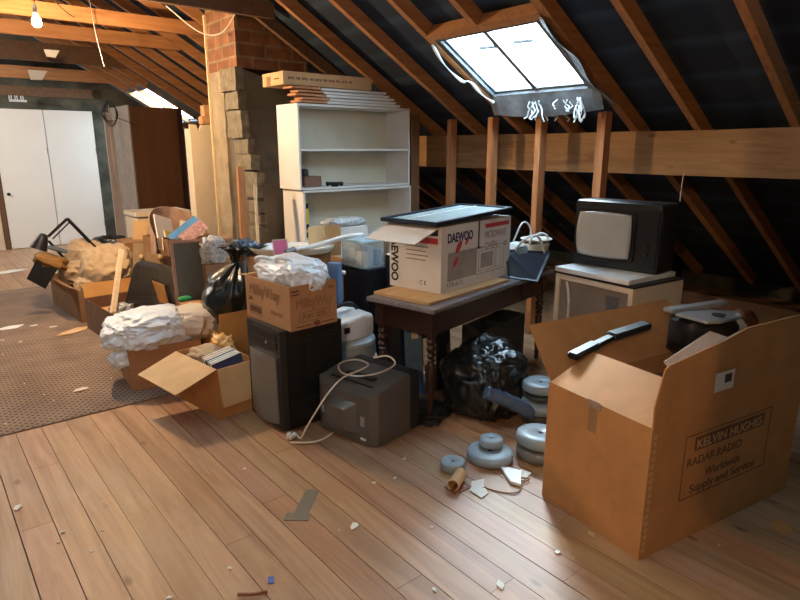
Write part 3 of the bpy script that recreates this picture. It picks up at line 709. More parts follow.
# ------------------------------------------------------------------ television on cabinet
tc = thing('metal_cabinet', 'cream framed cabinet with a brown front carrying the black television', 'cabinet', (3.354, 1.881, 0), R(-5.6))
cw, cl, chh = .52, .62, .93
bm = bmesh.new()
bx(bm, .0, .035, 0, .035, 0, chh - .012); bx(bm, 0, .035, cl - .035, cl, 0, chh - .012); bx(bm, 0, .035, .035, cl - .035, chh - .05, chh - .012); bx(bm, 0, .035, .035, cl - .035, 0, .05)
obj('front_frame', bm, CREAMP, tc, bevel=.002)
obj('carcass', box(.035, cw, 0, cl, 0, chh - .012), CREAMP, tc)
d = obj('front_door', box(.012, .034, .036, cl - .036, .052, chh - .052), mat('brown_enamel', (.24, .19, .15), .4, var=.1), tc, bevel=.002)
obj('rating_plate', box(.008, .012, .10, .20, chh - .18, chh - .09), STEEL, d)
bm = bmesh.new(); tube(bm, [(.0, cl - .10, chh - .06), (-.012, cl - .13, chh - .12), (-.01, cl - .14, chh - .25), (.0, cl - .12, chh - .45)], .009, 8); obj('white_hose', bm, WIRE, tc, smooth=60)
obj('top_rim', box(-.004, cw, -.004, cl + .004, chh - .012, chh), BLK, tc)
solo('white_slab', box(-.01, .50, .02, .60, 0, .031), WHITE_PL, 'thin white board between the television and its cabinet', 'board', loc=(3.37, 1.90, .932), rot=(0, 0, R(-4)), bevel=.003)
tv = thing('television', 'old black portable television with a grey curved screen on the cabinet', 'television', (3.635, 1.888, .965), R(4.7))
tw, tl, th = .44, .61, .445
bm = bmesh.new()
def rsect(x, y0, y1, z0, z1, r=.02):
    p = []
    for (cy, cz, a0) in ((y1 - r, z1 - r, 0), (y0 + r, z1 - r, 90), (y0 + r, z0 + r, 180), (y1 - r, z0 + r, 270)):
        for k in range(4): a = R(a0 + k * 30); p.append((x, cy + r * math.cos(a), cz + r * math.sin(a)))
    return p
def sect_loft(sects):
    bm = bmesh.new(); loft(bm, [[bm.verts.new(q) for q in s] for s in sects]); return bm
obj('tv_casing', sect_loft([rsect(.02, .004, tl - .004, .004, th - .004), rsect(.03, 0, tl, 0, th), rsect(.22, 0, tl, 0, th), rsect(.25, .02, tl - .02, .01, th - .02), rsect(.42, .10, tl - .1, .02, th - .09, .03)]), BLK, tv, smooth=30)
# front bezel with rounded window: screen occupies the left part as seen
sy0, sy1, sz0, sz1 = .185, .575, .07, .375
bm = bmesh.new()
outer = [(.0, q[1], q[2]) for q in rsect(0, .006, tl - .006, .006, th - .006, .02)]
obj('front_bezel', sect_loft([rsect(.0, .008, tl - .008, .008, th - .008), rsect(.024, .0, tl, .0, th)]), BLK2, tv, smooth=30)
obj('screen_surround', sect_loft([rsect(-.012, sy0 - .018, sy1 + .018, sz0 - .018, sz1 + .018, .035), rsect(.004, sy0 - .022, sy1 + .022, sz0 - .022, sz1 + .022, .04)]), BLK, tv, smooth=30)
bm = bmesh.new(); n = 14; g = []
for i in range(n + 1):
    row = []
    for j in range(n + 1):
        u, v_ = i / n * 2 - 1, j / n * 2 - 1
        k = 1 - .035 * (u * u * v_ * v_)
        uu = u * k * (1 - .03 * v_ * v_); vv = v_ * k * (1 - .03 * u * u)
        row.append(bm.verts.new((-.013 - .022 * (1 - .5 * u * u - .5 * v_ * v_), (sy0 + sy1) / 2 + uu * (sy1 - sy0) / 2, (sz0 + sz1) / 2 + vv * (sz1 - sz0) / 2)))
    g.append(row)
for i in range(n):
    for j in range(n): bm.faces.new((g[i][j], g[i + 1][j], g[i + 1][j + 1], g[i][j + 1]))
so = obj('screen', bm, SCREEN, tv, smooth=80)
sm_ = so.modifiers.new('s', 'SOLIDIFY'); sm_.thickness = .004
obj('control_panel', box(-.006, .002, .02, .15, .03, th - .04), BLK, tv, bevel=.002)
for k, (yy_, zz_) in enumerate([(.085, .12), (.085, .17)]):
    bm = bmesh.new(); lathe(bm, [(.016, 0), (.016, .012), (0, .014)], (-.006, yy_, zz_), 16, Matrix.Rotation(R(-90), 3, 'Y')); obj('control_knob', bm, BLK2, tv, smooth=40)
solo('white_string', (lambda bm: (tube(bm, [(4.79, 2.36, 1.56), (4.79, 2.365, 1.45), (4.78, 2.36, 1.34)], .004, 5), bm)[1])(bmesh.new()), PAPER, 'white string hanging from the big beam behind the television', 'string')

# ------------------------------------------------------------------ radar carton
kb = carton('huge orange-brown radar carton with raised flaps in the right foreground', (2.250, 1.118, 0), -9.1, 1.146, .604, .625, CARD, [('N', 40, .31), ('E', 110, .25), ('W', -68, .30)], name='radar_carton', mi=CARD)
# front flap with its uneven corner
bm = bmesh.new(); t = .007
pts = [(.0, .0), (.01, .09), (.075, .235), (.10, .25), (.50, .30), (.66, .33), (1.14, .33), (1.146, 0)]
a = [bm.verts.new((x, z * .12 - t / 2, .625 + z)) for x, z in pts]; b = [bm.verts.new((x, z * .12 + t / 2, .625 + z)) for x, z in pts]; loft(bm, [a, b]); obj('flap', bm, CARD, kb)
bm = bmesh.new()
for k in range(17): bx(bm, .012 + .004 * math.sin(k), .034, -.0015, 0, .03 + k * .034, .05 + k * .034)
obj('corner_seam', bm, CARD_IN, kb)
fx = .235
rect_line('printed_border', INKBR, kb, 'S', 0, fx, fx + .66, .215, .53, .005)
decal('logo_plate', INKBR, kb, 'S', 0, fx + .07, fx + .60, .445, .512)
text('logo_lettering', 'KELVIN HUGHES', .06, CARD_IN, kb, (fx + .085, -.0015, .455), 'S', w=.50, bold=.001)
text('lettering', 'RADAR', .058, INKBR, kb, (fx + .03, -.001, .375), 'S', w=.20, bold=.0005)
text('lettering', 'RADIO', .058, INKBR, kb, (fx + .245, -.001, .375), 'S', w=.19, bold=.0005)
text('lettering', 'Worldwide', .06, INKBR, kb, (fx + .17, -.001, .295), 'S', w=.27, bold=.0005)
text('lettering', 'Supply and Service', .06, INKBR, kb, (fx + .07, -.001, .235), 'S', w=.50, bold=.0005)
lb_ = obj('address_label', box(.40, .54, .004, .0055, .70, .79), OFFCARD, kb, rot=(0, 0, 0))
lb_.location = (0, 0, 0)
obj('label_print', box(.47, .52, .0025, .004, .735, .775), INK, kb)
# left face: tape and creases
bm = bmesh.new(); bx(bm, -.0015, 0, .29, .34, .48, .625); obj('parcel_tape', bm, CARD_DK, kb)
bm = box(-.004, .0, .27, .35, .60, .632); rough(bm, .004, 20, cuts=3); obj('foil_tape', bm, CHROME, kb)
def kloc(x, y, z):
    a = R(-9.1); return (2.25 + x * math.cos(a) - y * math.sin(a), 1.118 + x * math.sin(a) + y * math.cos(a), z)
# contents
kc = thing('shade_filler', 'dark filler block added to shade the inside of the huge radar carton', 'packing', kloc(.05, .03, .02), R(-9.1))
obj('filler_block', box(.02, 1.03, .01, .54, 0, .52), mat('filler_shade', (.06, .045, .035), .9), kc, bevel=.02)  # added block; its dark colour stands for the shade inside the carton
wb = solo('white_board', box(0, .72, 0, .012, 0, .20), OFFCARD, 'off-white board standing among the things in the radar carton', 'board', loc=kloc(.42, .12, .63), rot=(R(-40), R(-9), R(-9.1 + 8)))
ol = thing('black_bracket', 'long black articulated bracket resting across the open radar carton', 'arm', kloc(-.14, .07, .02), R(-9.1))
bm = bmesh.new(); bar(bm, (.28, .53, .715), (.47, .55, .742), .06, .035); obj('arm_end', bm, BLK, ol, bevel=.006)
bm = bmesh.new(); bar(bm, (.46, .55, .738), (.60, .56, .76), .045, .025); obj('arm_link', bm, BLK, ol, bevel=.004)
bm = bmesh.new(); bar(bm, (.59, .56, .765), (.86, .55, .79), .07, .035); obj('arm_beam', bm, BLK2, ol, bevel=.006)
bm = bmesh.new(); tube(bm, [(.40, .50, .71), (.40, .47, .66), (.395, .46, .645)], .009, 8); obj('bolt', bm, BLK, ol)
bh = thing('motor_housing', 'glossy black and silver moulded housing on top in the radar carton', 'housing', kloc(.76, .42, .63), R(-9.1)); bh.scale = (1.15, 1.15, 1.05)
bm = bmesh.new(); P2 = []
for s, (w0, z0, z1) in [(0, (.05, .12, .235)), (.06, (.10, .06, .25)), (.16, (.13, .0, .25)), (.26, (.12, .0, .235)), (.34, (.07, .05, .21)), (.38, (.02, .10, .19))]:
    P2.append([(s - .04, -w0, z0), (s - .04, w0, z0), (s - .04, w0 * 1.0, z1 - .03), (s - .04, w0 * .8, z1), (s - .04, -w0 * .8, z1), (s - .04, -w0, z1 - .03)])
loft(bm, [[bm.verts.new(q) for q in s] for s in P2]); bmesh.ops.subdivide_edges(bm, edges=bm.edges[:], cuts=2, use_grid_fill=True, smooth=.6)
obj('shell', bm, BLK, bh, smooth=60)
bm = bmesh.new(); v = [(0, -.12), (.08, -.135), (.3, -.10), (.42, -.01), (.30, .03), (.12, .06), (0, .04)]
a = [bm.verts.new((x - .03, y, .255 - .08 * x)) for x, y in v]; b = [bm.verts.new((x - .03, y, .268 - .08 * x)) for x, y in v]; loft(bm, [a, b]); obj('silver_cover', bm, SILV, bh, bevel=.004)
bm = bmesh.new(); lathe(bm, [(.028, 0), (.03, .006), (0, .008)], (.13, -.07, .262), 20); obj('cover_hole', bm, BLK, bh)
bm = bmesh.new(); bar(bm, (.0, .10, .262), (.38, .06, .262), .055, .022); obj('silver_bar', bm, SILV, bh, bevel=.005)
bm = bmesh.new(); tube(bm, [(.36, -.03, .22), (.42, -.04, .21), (.45, -.05, .15)], .03, 12); obj('copper_end', bm, mat('coppery', (.35, .16, .08), .3, metal=.8), bh, smooth=60)

# ------------------------------------------------------------------ computer tower + confectionery carton
pc = thing('computer_tower', 'tall black computer tower with a silver front door under the chocolate carton', 'computer', (1.652, 3.165, 0), R(1.5))
px_, pl_, ph_ = .44, .30, .675
pl_ = .446
obj('case', box(.02, px_, 0, pl_, .015, ph_), BLK, pc, bevel=.005)
obj('front_bezel', sect_loft([rsect(-.012, .012, pl_ - .012, .012, ph_ - .004, .012), rsect(.022, .0, pl_, .008, ph_, .012)]), BLK2, pc, smooth=30)
bm = bmesh.new()
secs = []
for k in range(9):
    y = .06 + k * (pl_ - .11) / 8; b_ = .022 * math.sin(PI * k / 8)
    secs.append([(-.013, y, .055), (-.022 - b_, y, .05 - b_ * .8), (-.022 - b_, y, .49 + b_ * .3), (-.013, y, .485)])
loft(bm, [[bm.verts.new(q) for q in s] for s in secs]); obj('silver_door', bm, PCSIL, pc, smooth=45)
obj('optical_drive', box(-.018, -.01, .05, pl_ - .08, .60, .645), BLK, pc, bevel=.002)
obj('optical_drive', box(-.018, -.01, .05, pl_ - .08, .545, .59), BLK, pc, bevel=.002)
bm = bmesh.new(); lathe(bm, [(.01, 0), (.01, .006), (0, .007)], (-.018, .17, .57), 14, Matrix.Rotation(R(-90), 3, 'Y')); obj('power_button', bm, SILV, pc)
bm = bmesh.new()
for k in range(14): bx(bm, .16, .37, -.006, 0, .33 + k * .021, .341 + k * .021)
obj('side_louvres', bm, BLK2, pc)
bm = bmesh.new()
for k in range(8): bx(bm, .10, .34, -.005, 0, .06 + k * .02, .07 + k * .02)
obj('side_louvres', bm, BLK2, pc)
cc = carton('printed brown chocolate carton on top of the black computer tower', (1.685, 3.110, .677), 3.9, .346, .522, .275, mat('reddish_carton', (.44, .23, .11), .8, var=.1, bump=.04), [('N', 100, .1)], name='chocolate_carton')
text('outline_lettering', 'MilkyWay', .085, INKBR, cc, (.045, -.001, .135), 'S', w=.27, outline=.0008)
text('outline_lettering', 'FUN SIZE', .042, INKBR, cc, (.085, -.001, .062), 'S', w=.18, outline=.0008)
rect_line('printed_border', INKBR, cc, 'S', 0, .06, .29, .045, .105, .002)
text('lettering', '346', .03, INKBR, cc, (.28, -.001, .225), 'S')
decal('printed_line', INKBR, cc, 'S', 0, .012, .065, .238, .248); decal('printed_line', INKBR, cc, 'S', 0, .012, .068, .218, .226)
ell('round_emblem', CARD_OR, cc, .17, .225, .026, .028, 0); ell('round_emblem', RED, cc, .19, .022, .028, .016, 0)
decal('printed_line', INKBR, cc, 'S', 0, .04, .15, .016, .022); decal('printed_line', INKBR, cc, 'S', 0, .23, .32, .018, .024)
text('outline_lettering', 'MilkyWay', .10, INKBR, cc, (-.001, .47, .165), 'W', w=.36, outline=.0008)
text('lettering', '365', .035, INKBR, cc, (-.001, .49, .12), 'W'); text('outline_lettering', 'FUN SIZE', .035, INKBR, cc, (-.001, .22, .07), 'W', w=.14, outline=.0004)
rect_line('printed_border', INKBR, cc, 'W', .522, .045, .19, .035, .095, .003)
bm = bmesh.new()
for k in range(22): bx(bm, -.001, 0, .522 - .055 - k * .006, .522 - .052 - k * .006, .045, .085)
obj('bar_code_lines', bm, INKBR, cc)
bm = blob(.165, .245, .115, .12, 2.0, 11, 1.3, sub=6)
cb_ = solo('carrier_bag', bm, CARRIER, 'white plastic carrier bag bulging out of the chocolate carton', 'bag', loc=(1.865, 3.385, .868), rot=(0, 0, R(5)))
bm = bmesh.new(); tube(bm, [(-.11, .20, .13), (-.14, .20, .19), (-.12, .12, .205), (-.09, .06, .18)], .014, 8); tube(bm, [(-.10, .03, .19), (-.11, -.01, .22), (-.09, -.07, .215), (-.06, -.1, .18)], .014, 8)
obj('bag_handle', bm, CARRIER, cb_, smooth=60)
solo('small_book', box(0, .05, 0, .09, 0, .12), mat('maroon_cover', (.28, .10, .09), .6), 'small maroon box behind the white carrier bag', 'box', loc=(2.14, 3.72, .80), rot=(0, 0, R(10)), bevel=.002)

# ------------------------------------------------------------------ CRT seen from behind
cr_ = thing('grey_television', 'grey tube television seen from behind on the floor by the tower', 'television', (1.955, 2.625, 0), R(11.9)); cr_.scale = (1.07, 1.07, 1.05)
a_, b_, h_ = .40, .485, .373
obj('casing', sect_loft([rsect(0, .05, b_ - .05, .01, h_ - .075, .012), rsect(.03, .008, b_ - .008, .006, h_ - .035, .012), rsect(.25, 0, b_, .0, h_, .015), rsect(.30, .0, b_, .0, h_, .015)]), GREYPL, cr_, smooth=25)
obj('front_bezel', sect_loft([rsect(.305, .004, b_ - .004, .004, h_ - .004, .015), rsect(.385, 0, b_, 0, h_, .02), rsect(.40, .02, b_ - .02, .02, h_ - .02, .02)]), BLK2, cr_, smooth=25)
obj('tube_neck_cover', sect_loft([rsect(-.055, .20, .34, .085, .215, .008), rsect(.002, .15, .37, .06, .25, .012)]), GREYPL, cr_, smooth=25)
bm = box(.085, .19, .13, .34, h_ - .018, h_ - .012); 
obj('handle_slot', box(.11, .15, .12, .34, h_ - .022, h_ - .003), BLK, cr_, bevel=.004)
obj('vent_ridge', box(.055, .065, .08, .40, h_ - .033, h_ - .022), BLK2, cr_)
obj('socket_plate', box(-.003, .006, .09, .12, .12, .18), SILV, cr_, bevel=.001)
obj('rating_label', box(-.003, .006, .41, .43, .12, .17), SILV, cr_, bevel=.001)
obj('rating_label', box(-.002, .004, .08, .12, .035, .05), WHITEP, cr_)
# white flex with plug
fx_ = thing('white_flex', 'white mains cable looped over the grey television down to a plug', 'cable', (0, 0, 0))
bm = bmesh.new()
tube(bm, [(1.68, 3.10, .02), (1.66, 3.0, .035), (1.69, 2.95, .14), (1.80, 2.92, .30), (1.92, 2.92, .385), (2.06, 2.93, .40), (2.16, 2.98, .40), (2.12, 3.06, .42), (1.98, 3.04, .43), (1.93, 2.94, .41), (2.02, 2.86, .39), (2.16, 2.83, .395), (2.30, 2.88, .40), (2.32, 2.98, .42), (2.26, 3.06, .40)], .0058, 8)
tube(bm, [(1.60, 3.03, .012), (1.70, 2.96, .008), (1.80, 2.95, .008), (1.95, 3.02, .008)], .006, 8)
obj('flex', bm, WIRE, fx_, smooth=60)
bm = box(-.03, .03, -.022, .022, 0, .035); bev(bm, .008); po = obj('plug', bm, WHITE_PL, fx_, (1.645, 3.095, .001), (0, 0, R(20)))
bm = bmesh.new()
for (a, b) in ((-.012, -.01), (-.012, .01), (.006, 0)): bx(bm, a - .003, a + .003, b - .002, b + .002, .035, .05)
obj('plug_pin', bm, STEEL, po)

# ------------------------------------------------------------------ vacuum cleaner
vc = thing('vacuum_cleaner', 'cream and white canister vacuum cleaner behind the grey television', 'vacuum cleaner', (2.33, 3.50, 0)); vc.scale = (1.12, 1.12, 1.03)
bm = bmesh.new(); lathe(bm, [(.19, .02), (.205, .04), (.205, .22), (.20, .24), (.21, .25), (.21, .27), (.19, .285)]); obj('dust_drum', bm, CREAM_PL, vc, smooth=35)
bm = bmesh.new(); lathe(bm, [(.195, .286), (.20, .30), (.195, .38), (.20, .39), (.195, .41), (.15, .43)]); obj('middle_band', bm, mat('grey_blue_plastic', (.38, .45, .5), .4), vc, smooth=35)
bm = sect_loft([rsect(-.16, -.13, .13, .43, .50, .03), rsect(-.13, -.145, .145, .42, .56, .03), rsect(.05, -.145, .145, .42, .60, .03), rsect(.14, -.12, .12, .43, .58, .03)]); obj('motor_head', bm, WHITE_PL, vc, smooth=40)
bm = bmesh.new(); tube(bm, [(-.11, .0, .58), (-.08, 0, .63), (.04, 0, .65), (.10, 0, .60)], .013, 10); obj('carry_handle', bm, BLK, vc, smooth=60)
obj('switch', box(-.1, -.06, -.15, -.143, .49, .53), BLK, vc)
bm = bmesh.new(); bx(bm, .17, .21, -.06, .0, .2, .33); bx(bm, -.06, 0, -.215, -.19, .2, .33); obj('drum_latch', bm, CREAM_PL, vc, bevel=.006)
for k in range(3):
    a = k * 2.1 + .4; bm = bmesh.new(); lathe(bm, [(.02, 0), (.024, .01), (.02, .025)], (.15 * math.cos(a), .15 * math.sin(a), 0), 12); obj('castor', bm, BLK, vc, smooth=40)
# corrugated hose
hs = thing('vacuum_hose', 'white ribbed vacuum hose lying across the clutter behind the carrier bag', 'hose', (0, 0, 0))
pts = [V((2.18, 3.95, 1.015)), V((2.36, 3.97, 1.022)), V((2.54, 4.0, 1.04)), V((2.72, 4.02, 1.062)), V((2.90, 4.05, 1.056))]
bm = bmesh.new(); tube(bm, pts, lambda t: .018 + .003 * math.sin(t * 230), 12, 28); obj('ribbed_tube', bm, WHITE_PL, hs, smooth=60)
bm = bmesh.new(); tube(bm, [pts[0] - V((.06, .01, .012)), pts[0] + V((.02, .004, .004))], .023, 14, 0); obj('end_cuff', bm, STEEL, hs, smooth=40)

# ------------------------------------------------------------------ dark cabinets and stuff behind
sp = thing('black_cabinet', 'black cabinet standing behind the vacuum cleaner', 'cabinet', (2.80, 3.86, 0), R(0))
obj('cabinet_body', box(0, .42, 0, .46, 0, .80), NAVY, sp, bevel=.004)
obj('cabinet_door', box(-.012, 0, .01, .45, .02, .78), NAVY, sp, bevel=.003)
bm = bmesh.new(); tube(bm, [(.06, -.012, .80), (.0, -.02, .6), (-.03, -.02, .35), (-.03, -.02, .02)], .006, 6); obj('lead', bm, BLK2, sp)
sp = thing('loudspeaker', 'black speaker box with a pale top edge left of the microwave carton', 'loudspeaker', (2.98, 3.52, 0), R(10))
obj('cabinet_body', box(0, .3, 0, .28, 0, .92), NAVY, sp, bevel=.003); obj('top_edge', box(-.002, .3, -.002, .28, .92, .93), OFFCARD, sp)
bm = bmesh.new(); lathe(bm, [(.006, 0), (.004, .004), (0, .005)], (.0, .12, .74), 10, Matrix.Rotation(R(-90), 3, 'Y')); obj('screw', bm, SILV, sp)
solo('blue_folder', box(0, .05, 0, .10, 0, .92), BLUE, 'upright pale blue folder edge left of the black cabinet', 'folder', loc=(2.41, 3.70, .0), rot=(0, 0, R(12)), bevel=.003)
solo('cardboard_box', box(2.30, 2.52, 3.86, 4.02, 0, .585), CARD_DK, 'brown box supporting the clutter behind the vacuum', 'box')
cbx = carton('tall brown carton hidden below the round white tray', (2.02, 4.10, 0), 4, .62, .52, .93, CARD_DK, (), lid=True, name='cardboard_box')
ty = thing('round_tray', 'round white ridged tray lying on a tall carton beside the chimney', 'tray', (2.36, 4.28, .94), 0, rot=(R(-3), R(2), 0))
prof = [(0, .01)]
for k in range(9): prof += [(.03 + k * .033, .012 + .001 * k), (.045 + k * .033, .024 + .001 * k)]
prof += [(.335, .035), (.34, .05), (.33, .03), (.3, 0), (0, 0)]
bm = bmesh.new(); lathe(bm, prof, n=48); obj('ridged_disc', bm, WHITE_PL, ty, smooth=30)
solo('pink_card', box(0, .115, 0, .004, 0, .115), OFFCARD, 'pink card with a white border propped on the round tray', 'card', loc=(2.05, 3.995, .985), rot=(R(-12), 0, R(-12)))
bm = box(.008, .107, -.002, 0, .008, .107)
pk = obj('pink_face', bm, PINK, bpy.data.objects['pink_card'])
# curved card, white box, clear tub
bm = bmesh.new(); n = 10; a = []; b = []
for i in range(n + 1):
    t_ = i / n; x = .30 * t_; y = .07 * math.sin(PI * t_ * .9)
    a.append((x, y)); b.append((x, y + .006))
pp = a + b[::-1]; prism(bm, pp, 0, .26)
solo('curved_card', bm, CARD_LT, 'curved sheet of brown card standing behind the ribbed hose', 'card', loc=(2.53, 4.30, .86), rot=(0, 0, R(-8)))
solo('white_carton', box(0, .28, 0, .2, 0, .265), WHITEP, 'plain white carton below the bubble-wrapped parcel', 'box', loc=(2.94, 4.45, .803), rot=(0, 0, R(-6)), bevel=.003)
bm = blob(.21, .09, .045, .12, 4, 5, .8, sub=4); solo('bubble_wrapped_parcel', bm, BUBBLE, 'long bubble-wrapped parcel lying on the plain white carton', 'parcel', loc=(3.04, 4.55, 1.068))
solo('brown_carton', box(0, .30, 0, .16, 0, .30), CARD_DK, 'brown box behind the black speaker under the bookcase', 'box', loc=(3.27, 3.95, .7), rot=(0, 0, R(4)), bevel=.003)
solo('carton_stack', box(0, .5, 0, .30, 0, .80), CARD_DK, 'dark carton standing against the bookcase foot', 'box', loc=(2.92, 4.42, 0), rot=(0, 0, 0))
tub = thing('clear_tub', 'clear plastic tub of small packets on the black cabinet', 'tub', (2.78, 3.90, .802), R(2)); tub.scale = (.86, .9, 1)
bm = bmesh.new(); bx(bm, 0, .26, 0, .006, 0, .21); bx(bm, 0, .26, .30, .306, 0, .21); bx(bm, 0, .006, 0, .3, 0, .21); bx(bm, .254, .26, 0, .3, 0, .21); bx(bm, 0, .26, 0, .3, 0, .006); obj('tub_body', bm, CLEAR, tub, bevel=.002)
obj('tub_lid', box(-.006, .266, -.006, .312, .21, .225), LIGHTBLUE, tub, bevel=.004)
for k, (xx, yy_, hh, m_) in enumerate([(.03, .04, .12, PAPER), (.10, .05, .16, LIGHTBLUE), (.03, .16, .15, WHITE_PL), (.14, .18, .10, PAPER), (.18, .04, .13, BLUEP)]):
    o = solo('small_packet', box(0, .06, 0, .09, 0, hh), m_, ['white packet at the front corner inside the clear tub', 'pale blue packet inside the clear tub', 'white plastic packet at the back inside the clear tub', 'low white packet at the back of the clear tub', 'blue packet at the right inside the clear tub'][k], 'packet', 'packets in the clear tub', loc=(2.79 + xx * .86, 3.91 + yy_ * .9, .809), bevel=.004)
for k, (p, a, m_, lab) in enumerate([((2.30, 3.87, .90), 20, PINE_L, 'pale wood offcut in front of the curved card'), ((2.40, 3.83, .84), -25, OFFCARD, 'cream offcut angled below the ribbed hose'), ((2.46, 3.90, .80), 40, CARD_OR, 'orange-brown offcut beside the blue folder')]):
    bm = box(-.14, .14, -.02, .02, 0, .018); solo('wood_offcut', bm, m_, lab, 'offcut', loc=p, rot=(R(10), R(28 - 20 * k), R(a)))
solo('clutter_carton', box(0, .30, 0, .22, 0, .20), CARD_DK, 'small dark carton holding offcuts behind the vacuum', 'box', loc=(2.27, 3.83, .588), rot=(0, 0, R(6)))

# blue board, label, mesh panel under the table
bl = thing('blue_board', 'slanted blue board with a white label under the table', 'panel', (2.62, 3.14, 0), 0, rot=(R(-8), 0, R(-22)))
obj('board', box(0, .13, 0, .02, 0, .56), BLUE, bl, bevel=.003)
obj('paper_label', box(.05, .10, -.002, 0, .42, .50), PAPER, bl)
ml = thing('mesh_board', 'black mesh panel with a white paper label leaning under the table', 'panel', (2.79, 3.12, 0), 0, rot=(R(-8), 0, R(-22)))
obj('mesh_board', box(0, .20, 0, .02, 0, .55), MESHBLK, ml); obj('paper_label', box(-.02, .08, -.002, 0, .20, .40), PAPER, ml)
solo('navy_board', box(0, .16, 0, .02, 0, .55), NAVY, 'narrow navy panel left of the blue board under the table', 'panel', loc=(2.46, 3.22, 0), rot=(R(-6), 0, R(-15)), bevel=.002)
solo('dark_crate', box(0, .62, 0, .22, 0, .42), BLK2, 'dark storage crate deep under the right half of the table', 'crate', loc=(3.26, 2.98, 0), rot=(0, 0, R(11.7)), bevel=.006)
solo('flat_laptop', box(0, .34, 0, .2, 0, .03), BLK2, 'flat grey-black slab lying on the crate under the table', 'slab', loc=(3.42, 2.93, .422), rot=(0, 0, R(20)), bevel=.004)

# bin bags, roll, weights
bb = solo('black_bin_bag', blob(.27, .25, .255, .13, 3, 4, 1.1, sub=6), BINBAG, 'full black bin bag lying under the table behind the weights', 'bag', loc=(2.93, 2.66, 0), rot=(0, 0, R(10)))
bm = blob(.16, .14, .03, .3, 4, 9, 1, sub=4); solo('black_bag_scrap', bm, BINBAG, 'flattened piece of black polythene on the floor left of the table leg', 'bag', loc=(2.50, 2.84, .0), rot=(0, 0, R(30)))
bm = bmesh.new(); tube(bm, [(2.62, 2.38, .28), (2.71, 2.34, .235), (2.80, 2.29, .18), (2.90, 2.24, .11)], lambda t: .040 + .006 * math.sin(PI * t) + .003 * math.sin(31 * t), 16, 8); rough(bm, .006, 22)
ro = solo('polythene_roll', bm, BLUEPOLY, 'shiny blue-grey roll of plastic film resting on the black bin bag', 'roll', smooth=60)
def plate(r, h, label, loc, rot=(0, 0, 0), m=WEIGHT, group='barbell plates', hole=True):
    o = thing('barbell_plate', label, 'weight', loc, 0, group, rot)
    k = h / 2
    bm = bmesh.new()
    prof = [(r * .22, k * .35), (r * .24, k * .25), (r * .55, k * .10), (r * .86, k * .08), (r * .97, k * .35), (r, k), (r * .97, k * 1.65), (r * .88, k * 1.94), (r * .55, k * 1.97), (r * .24, k * 1.95), (r * .21, k * 1.86), (r * .12, k * 1.84), (r * .12, k * .3)]
    n = 36; rs = [[bm.verts.new((q * math.cos(2 * PI * i / n), q * math.sin(2 * PI * i / n), z)) for i in range(n)] for q, z in prof]
    loft(bm, rs, cap=False)
    for i in range(n): bm.faces.new((rs[-1][i], rs[-1][(i + 1) % n], rs[0][(i + 1) % n], rs[0][i]))
    obj('disc', bm, m, o, smooth=50)
    bm = bmesh.new(); lathe(bm, [(r * .115, k * .35), (r * .115, k * 1.7), (0, k * 1.7)], n=16); obj('bore', bm, BLK, o)
    return o
plate(.072, .055, 'small grey barbell plate lying alone nearest the cardboard tube', (2.165, 2.195, 0))
plate(.135, .062, 'large grey barbell plate lying flat with a small plate on it', (2.41, 2.14, 0))
plate(.070, .05, 'small grey barbell plate resting on the large flat plate', (2.45, 2.17, .063))
plate(.138, .07, 'darker large barbell plate at the bottom of the pair by the radar carton', (2.665, 1.985, 0), m=mat('grubby_weight', (.17, .17, .15), .5))
plate(.140, .075, 'large grey barbell plate on top of the pair by the radar carton', (2.67, 1.99, .074), rot=(R(0), R(3), 0))
plate(.125, .07, 'lower of the two grey plates at the back beside the bin bag', (3.02, 2.27, .09), rot=(R(3), R(-3), 0))
plate(.12, .065, 'upper of the two grey plates at the back beside the bin bag', (3.06, 2.30, .205))
plate(.115, .08, 'dark barbell plate under the rear stack of grey plates', (3.03, 2.28, 0.0), m=WEIGHTD, rot=(0, 0, 0))
plate(.10, .03, 'thin dark barbell plate between the two rear grey plates', (3.04, 2.29, .167), m=WEIGHTD)
# tube, wedge, wire
ct = thing('cardboard_tube', 'short torn cardboard tube lying on the boards in front of the weights', 'tube', (2.07, 2.06, .034), 0, rot=(R(90), 0, R(-62)))
bm = bmesh.new(); lathe(bm, [(.033, -.065), (.033, .075), (.028, .075), (.028, -.065), (.033, -.065)], n=24); obj('paper_roll', bm, CARD_LT, ct, smooth=50)
bm = rough(box(-.07, .05, -.04, .05, 0, .004), .006, 12, cuts=3); solo('cardboard_scrap', bm, RED, 'reddish brown card scrap under the torn cardboard tube', 'scrap', loc=(2.06, 2.03, .004))
bm = bmesh.new(); prism(bm, [(0, 0), (.05, -.03), (.075, .12), (-.04, .17)], 0, .018); solo('white_wedge', bm, WHITE_PL, 'white plastic wedge lying against the large grey plate', 'plastic piece', loc=(2.29, 1.88, .004), rot=(0, 0, R(-42)), bevel=.003)
bm = bmesh.new(); tube(bm, [(2.15, 1.95, .005), (2.20, 1.84, .006), (2.26, 1.80, .008), (2.34, 1.84, .01), (2.40, 1.84, .012), (2.36, 1.90, .01)], .004, 6); solo('thin_wire', bm, CARD_DK, 'thin brown wire curling on the floor beside the radar carton', 'wire')
bm = rough((lambda b: (prism(b, [(-.10, 0), (-.05, -.045), (.03, -.03), (.09, -.04), (.06, .03), (-.03, .05)], 0, .003), b)[1])(bmesh.new()), .006, 9, cuts=1); solo('paper_sheet', bm, PAPER, 'crumpled white paper on the boards in front of the weights', 'paper', loc=(2.13, 1.96, .004), rot=(0, 0, R(50)))
bm = rough(box(-.05, .05, -.03, .03, 0, .003), .01, 12, cuts=3); solo('paper_sheet', bm, PAPER, 'torn white paper lying between the wedge and the radar carton', 'paper', loc=(2.41, 1.90, .004), rot=(0, 0, R(10)))

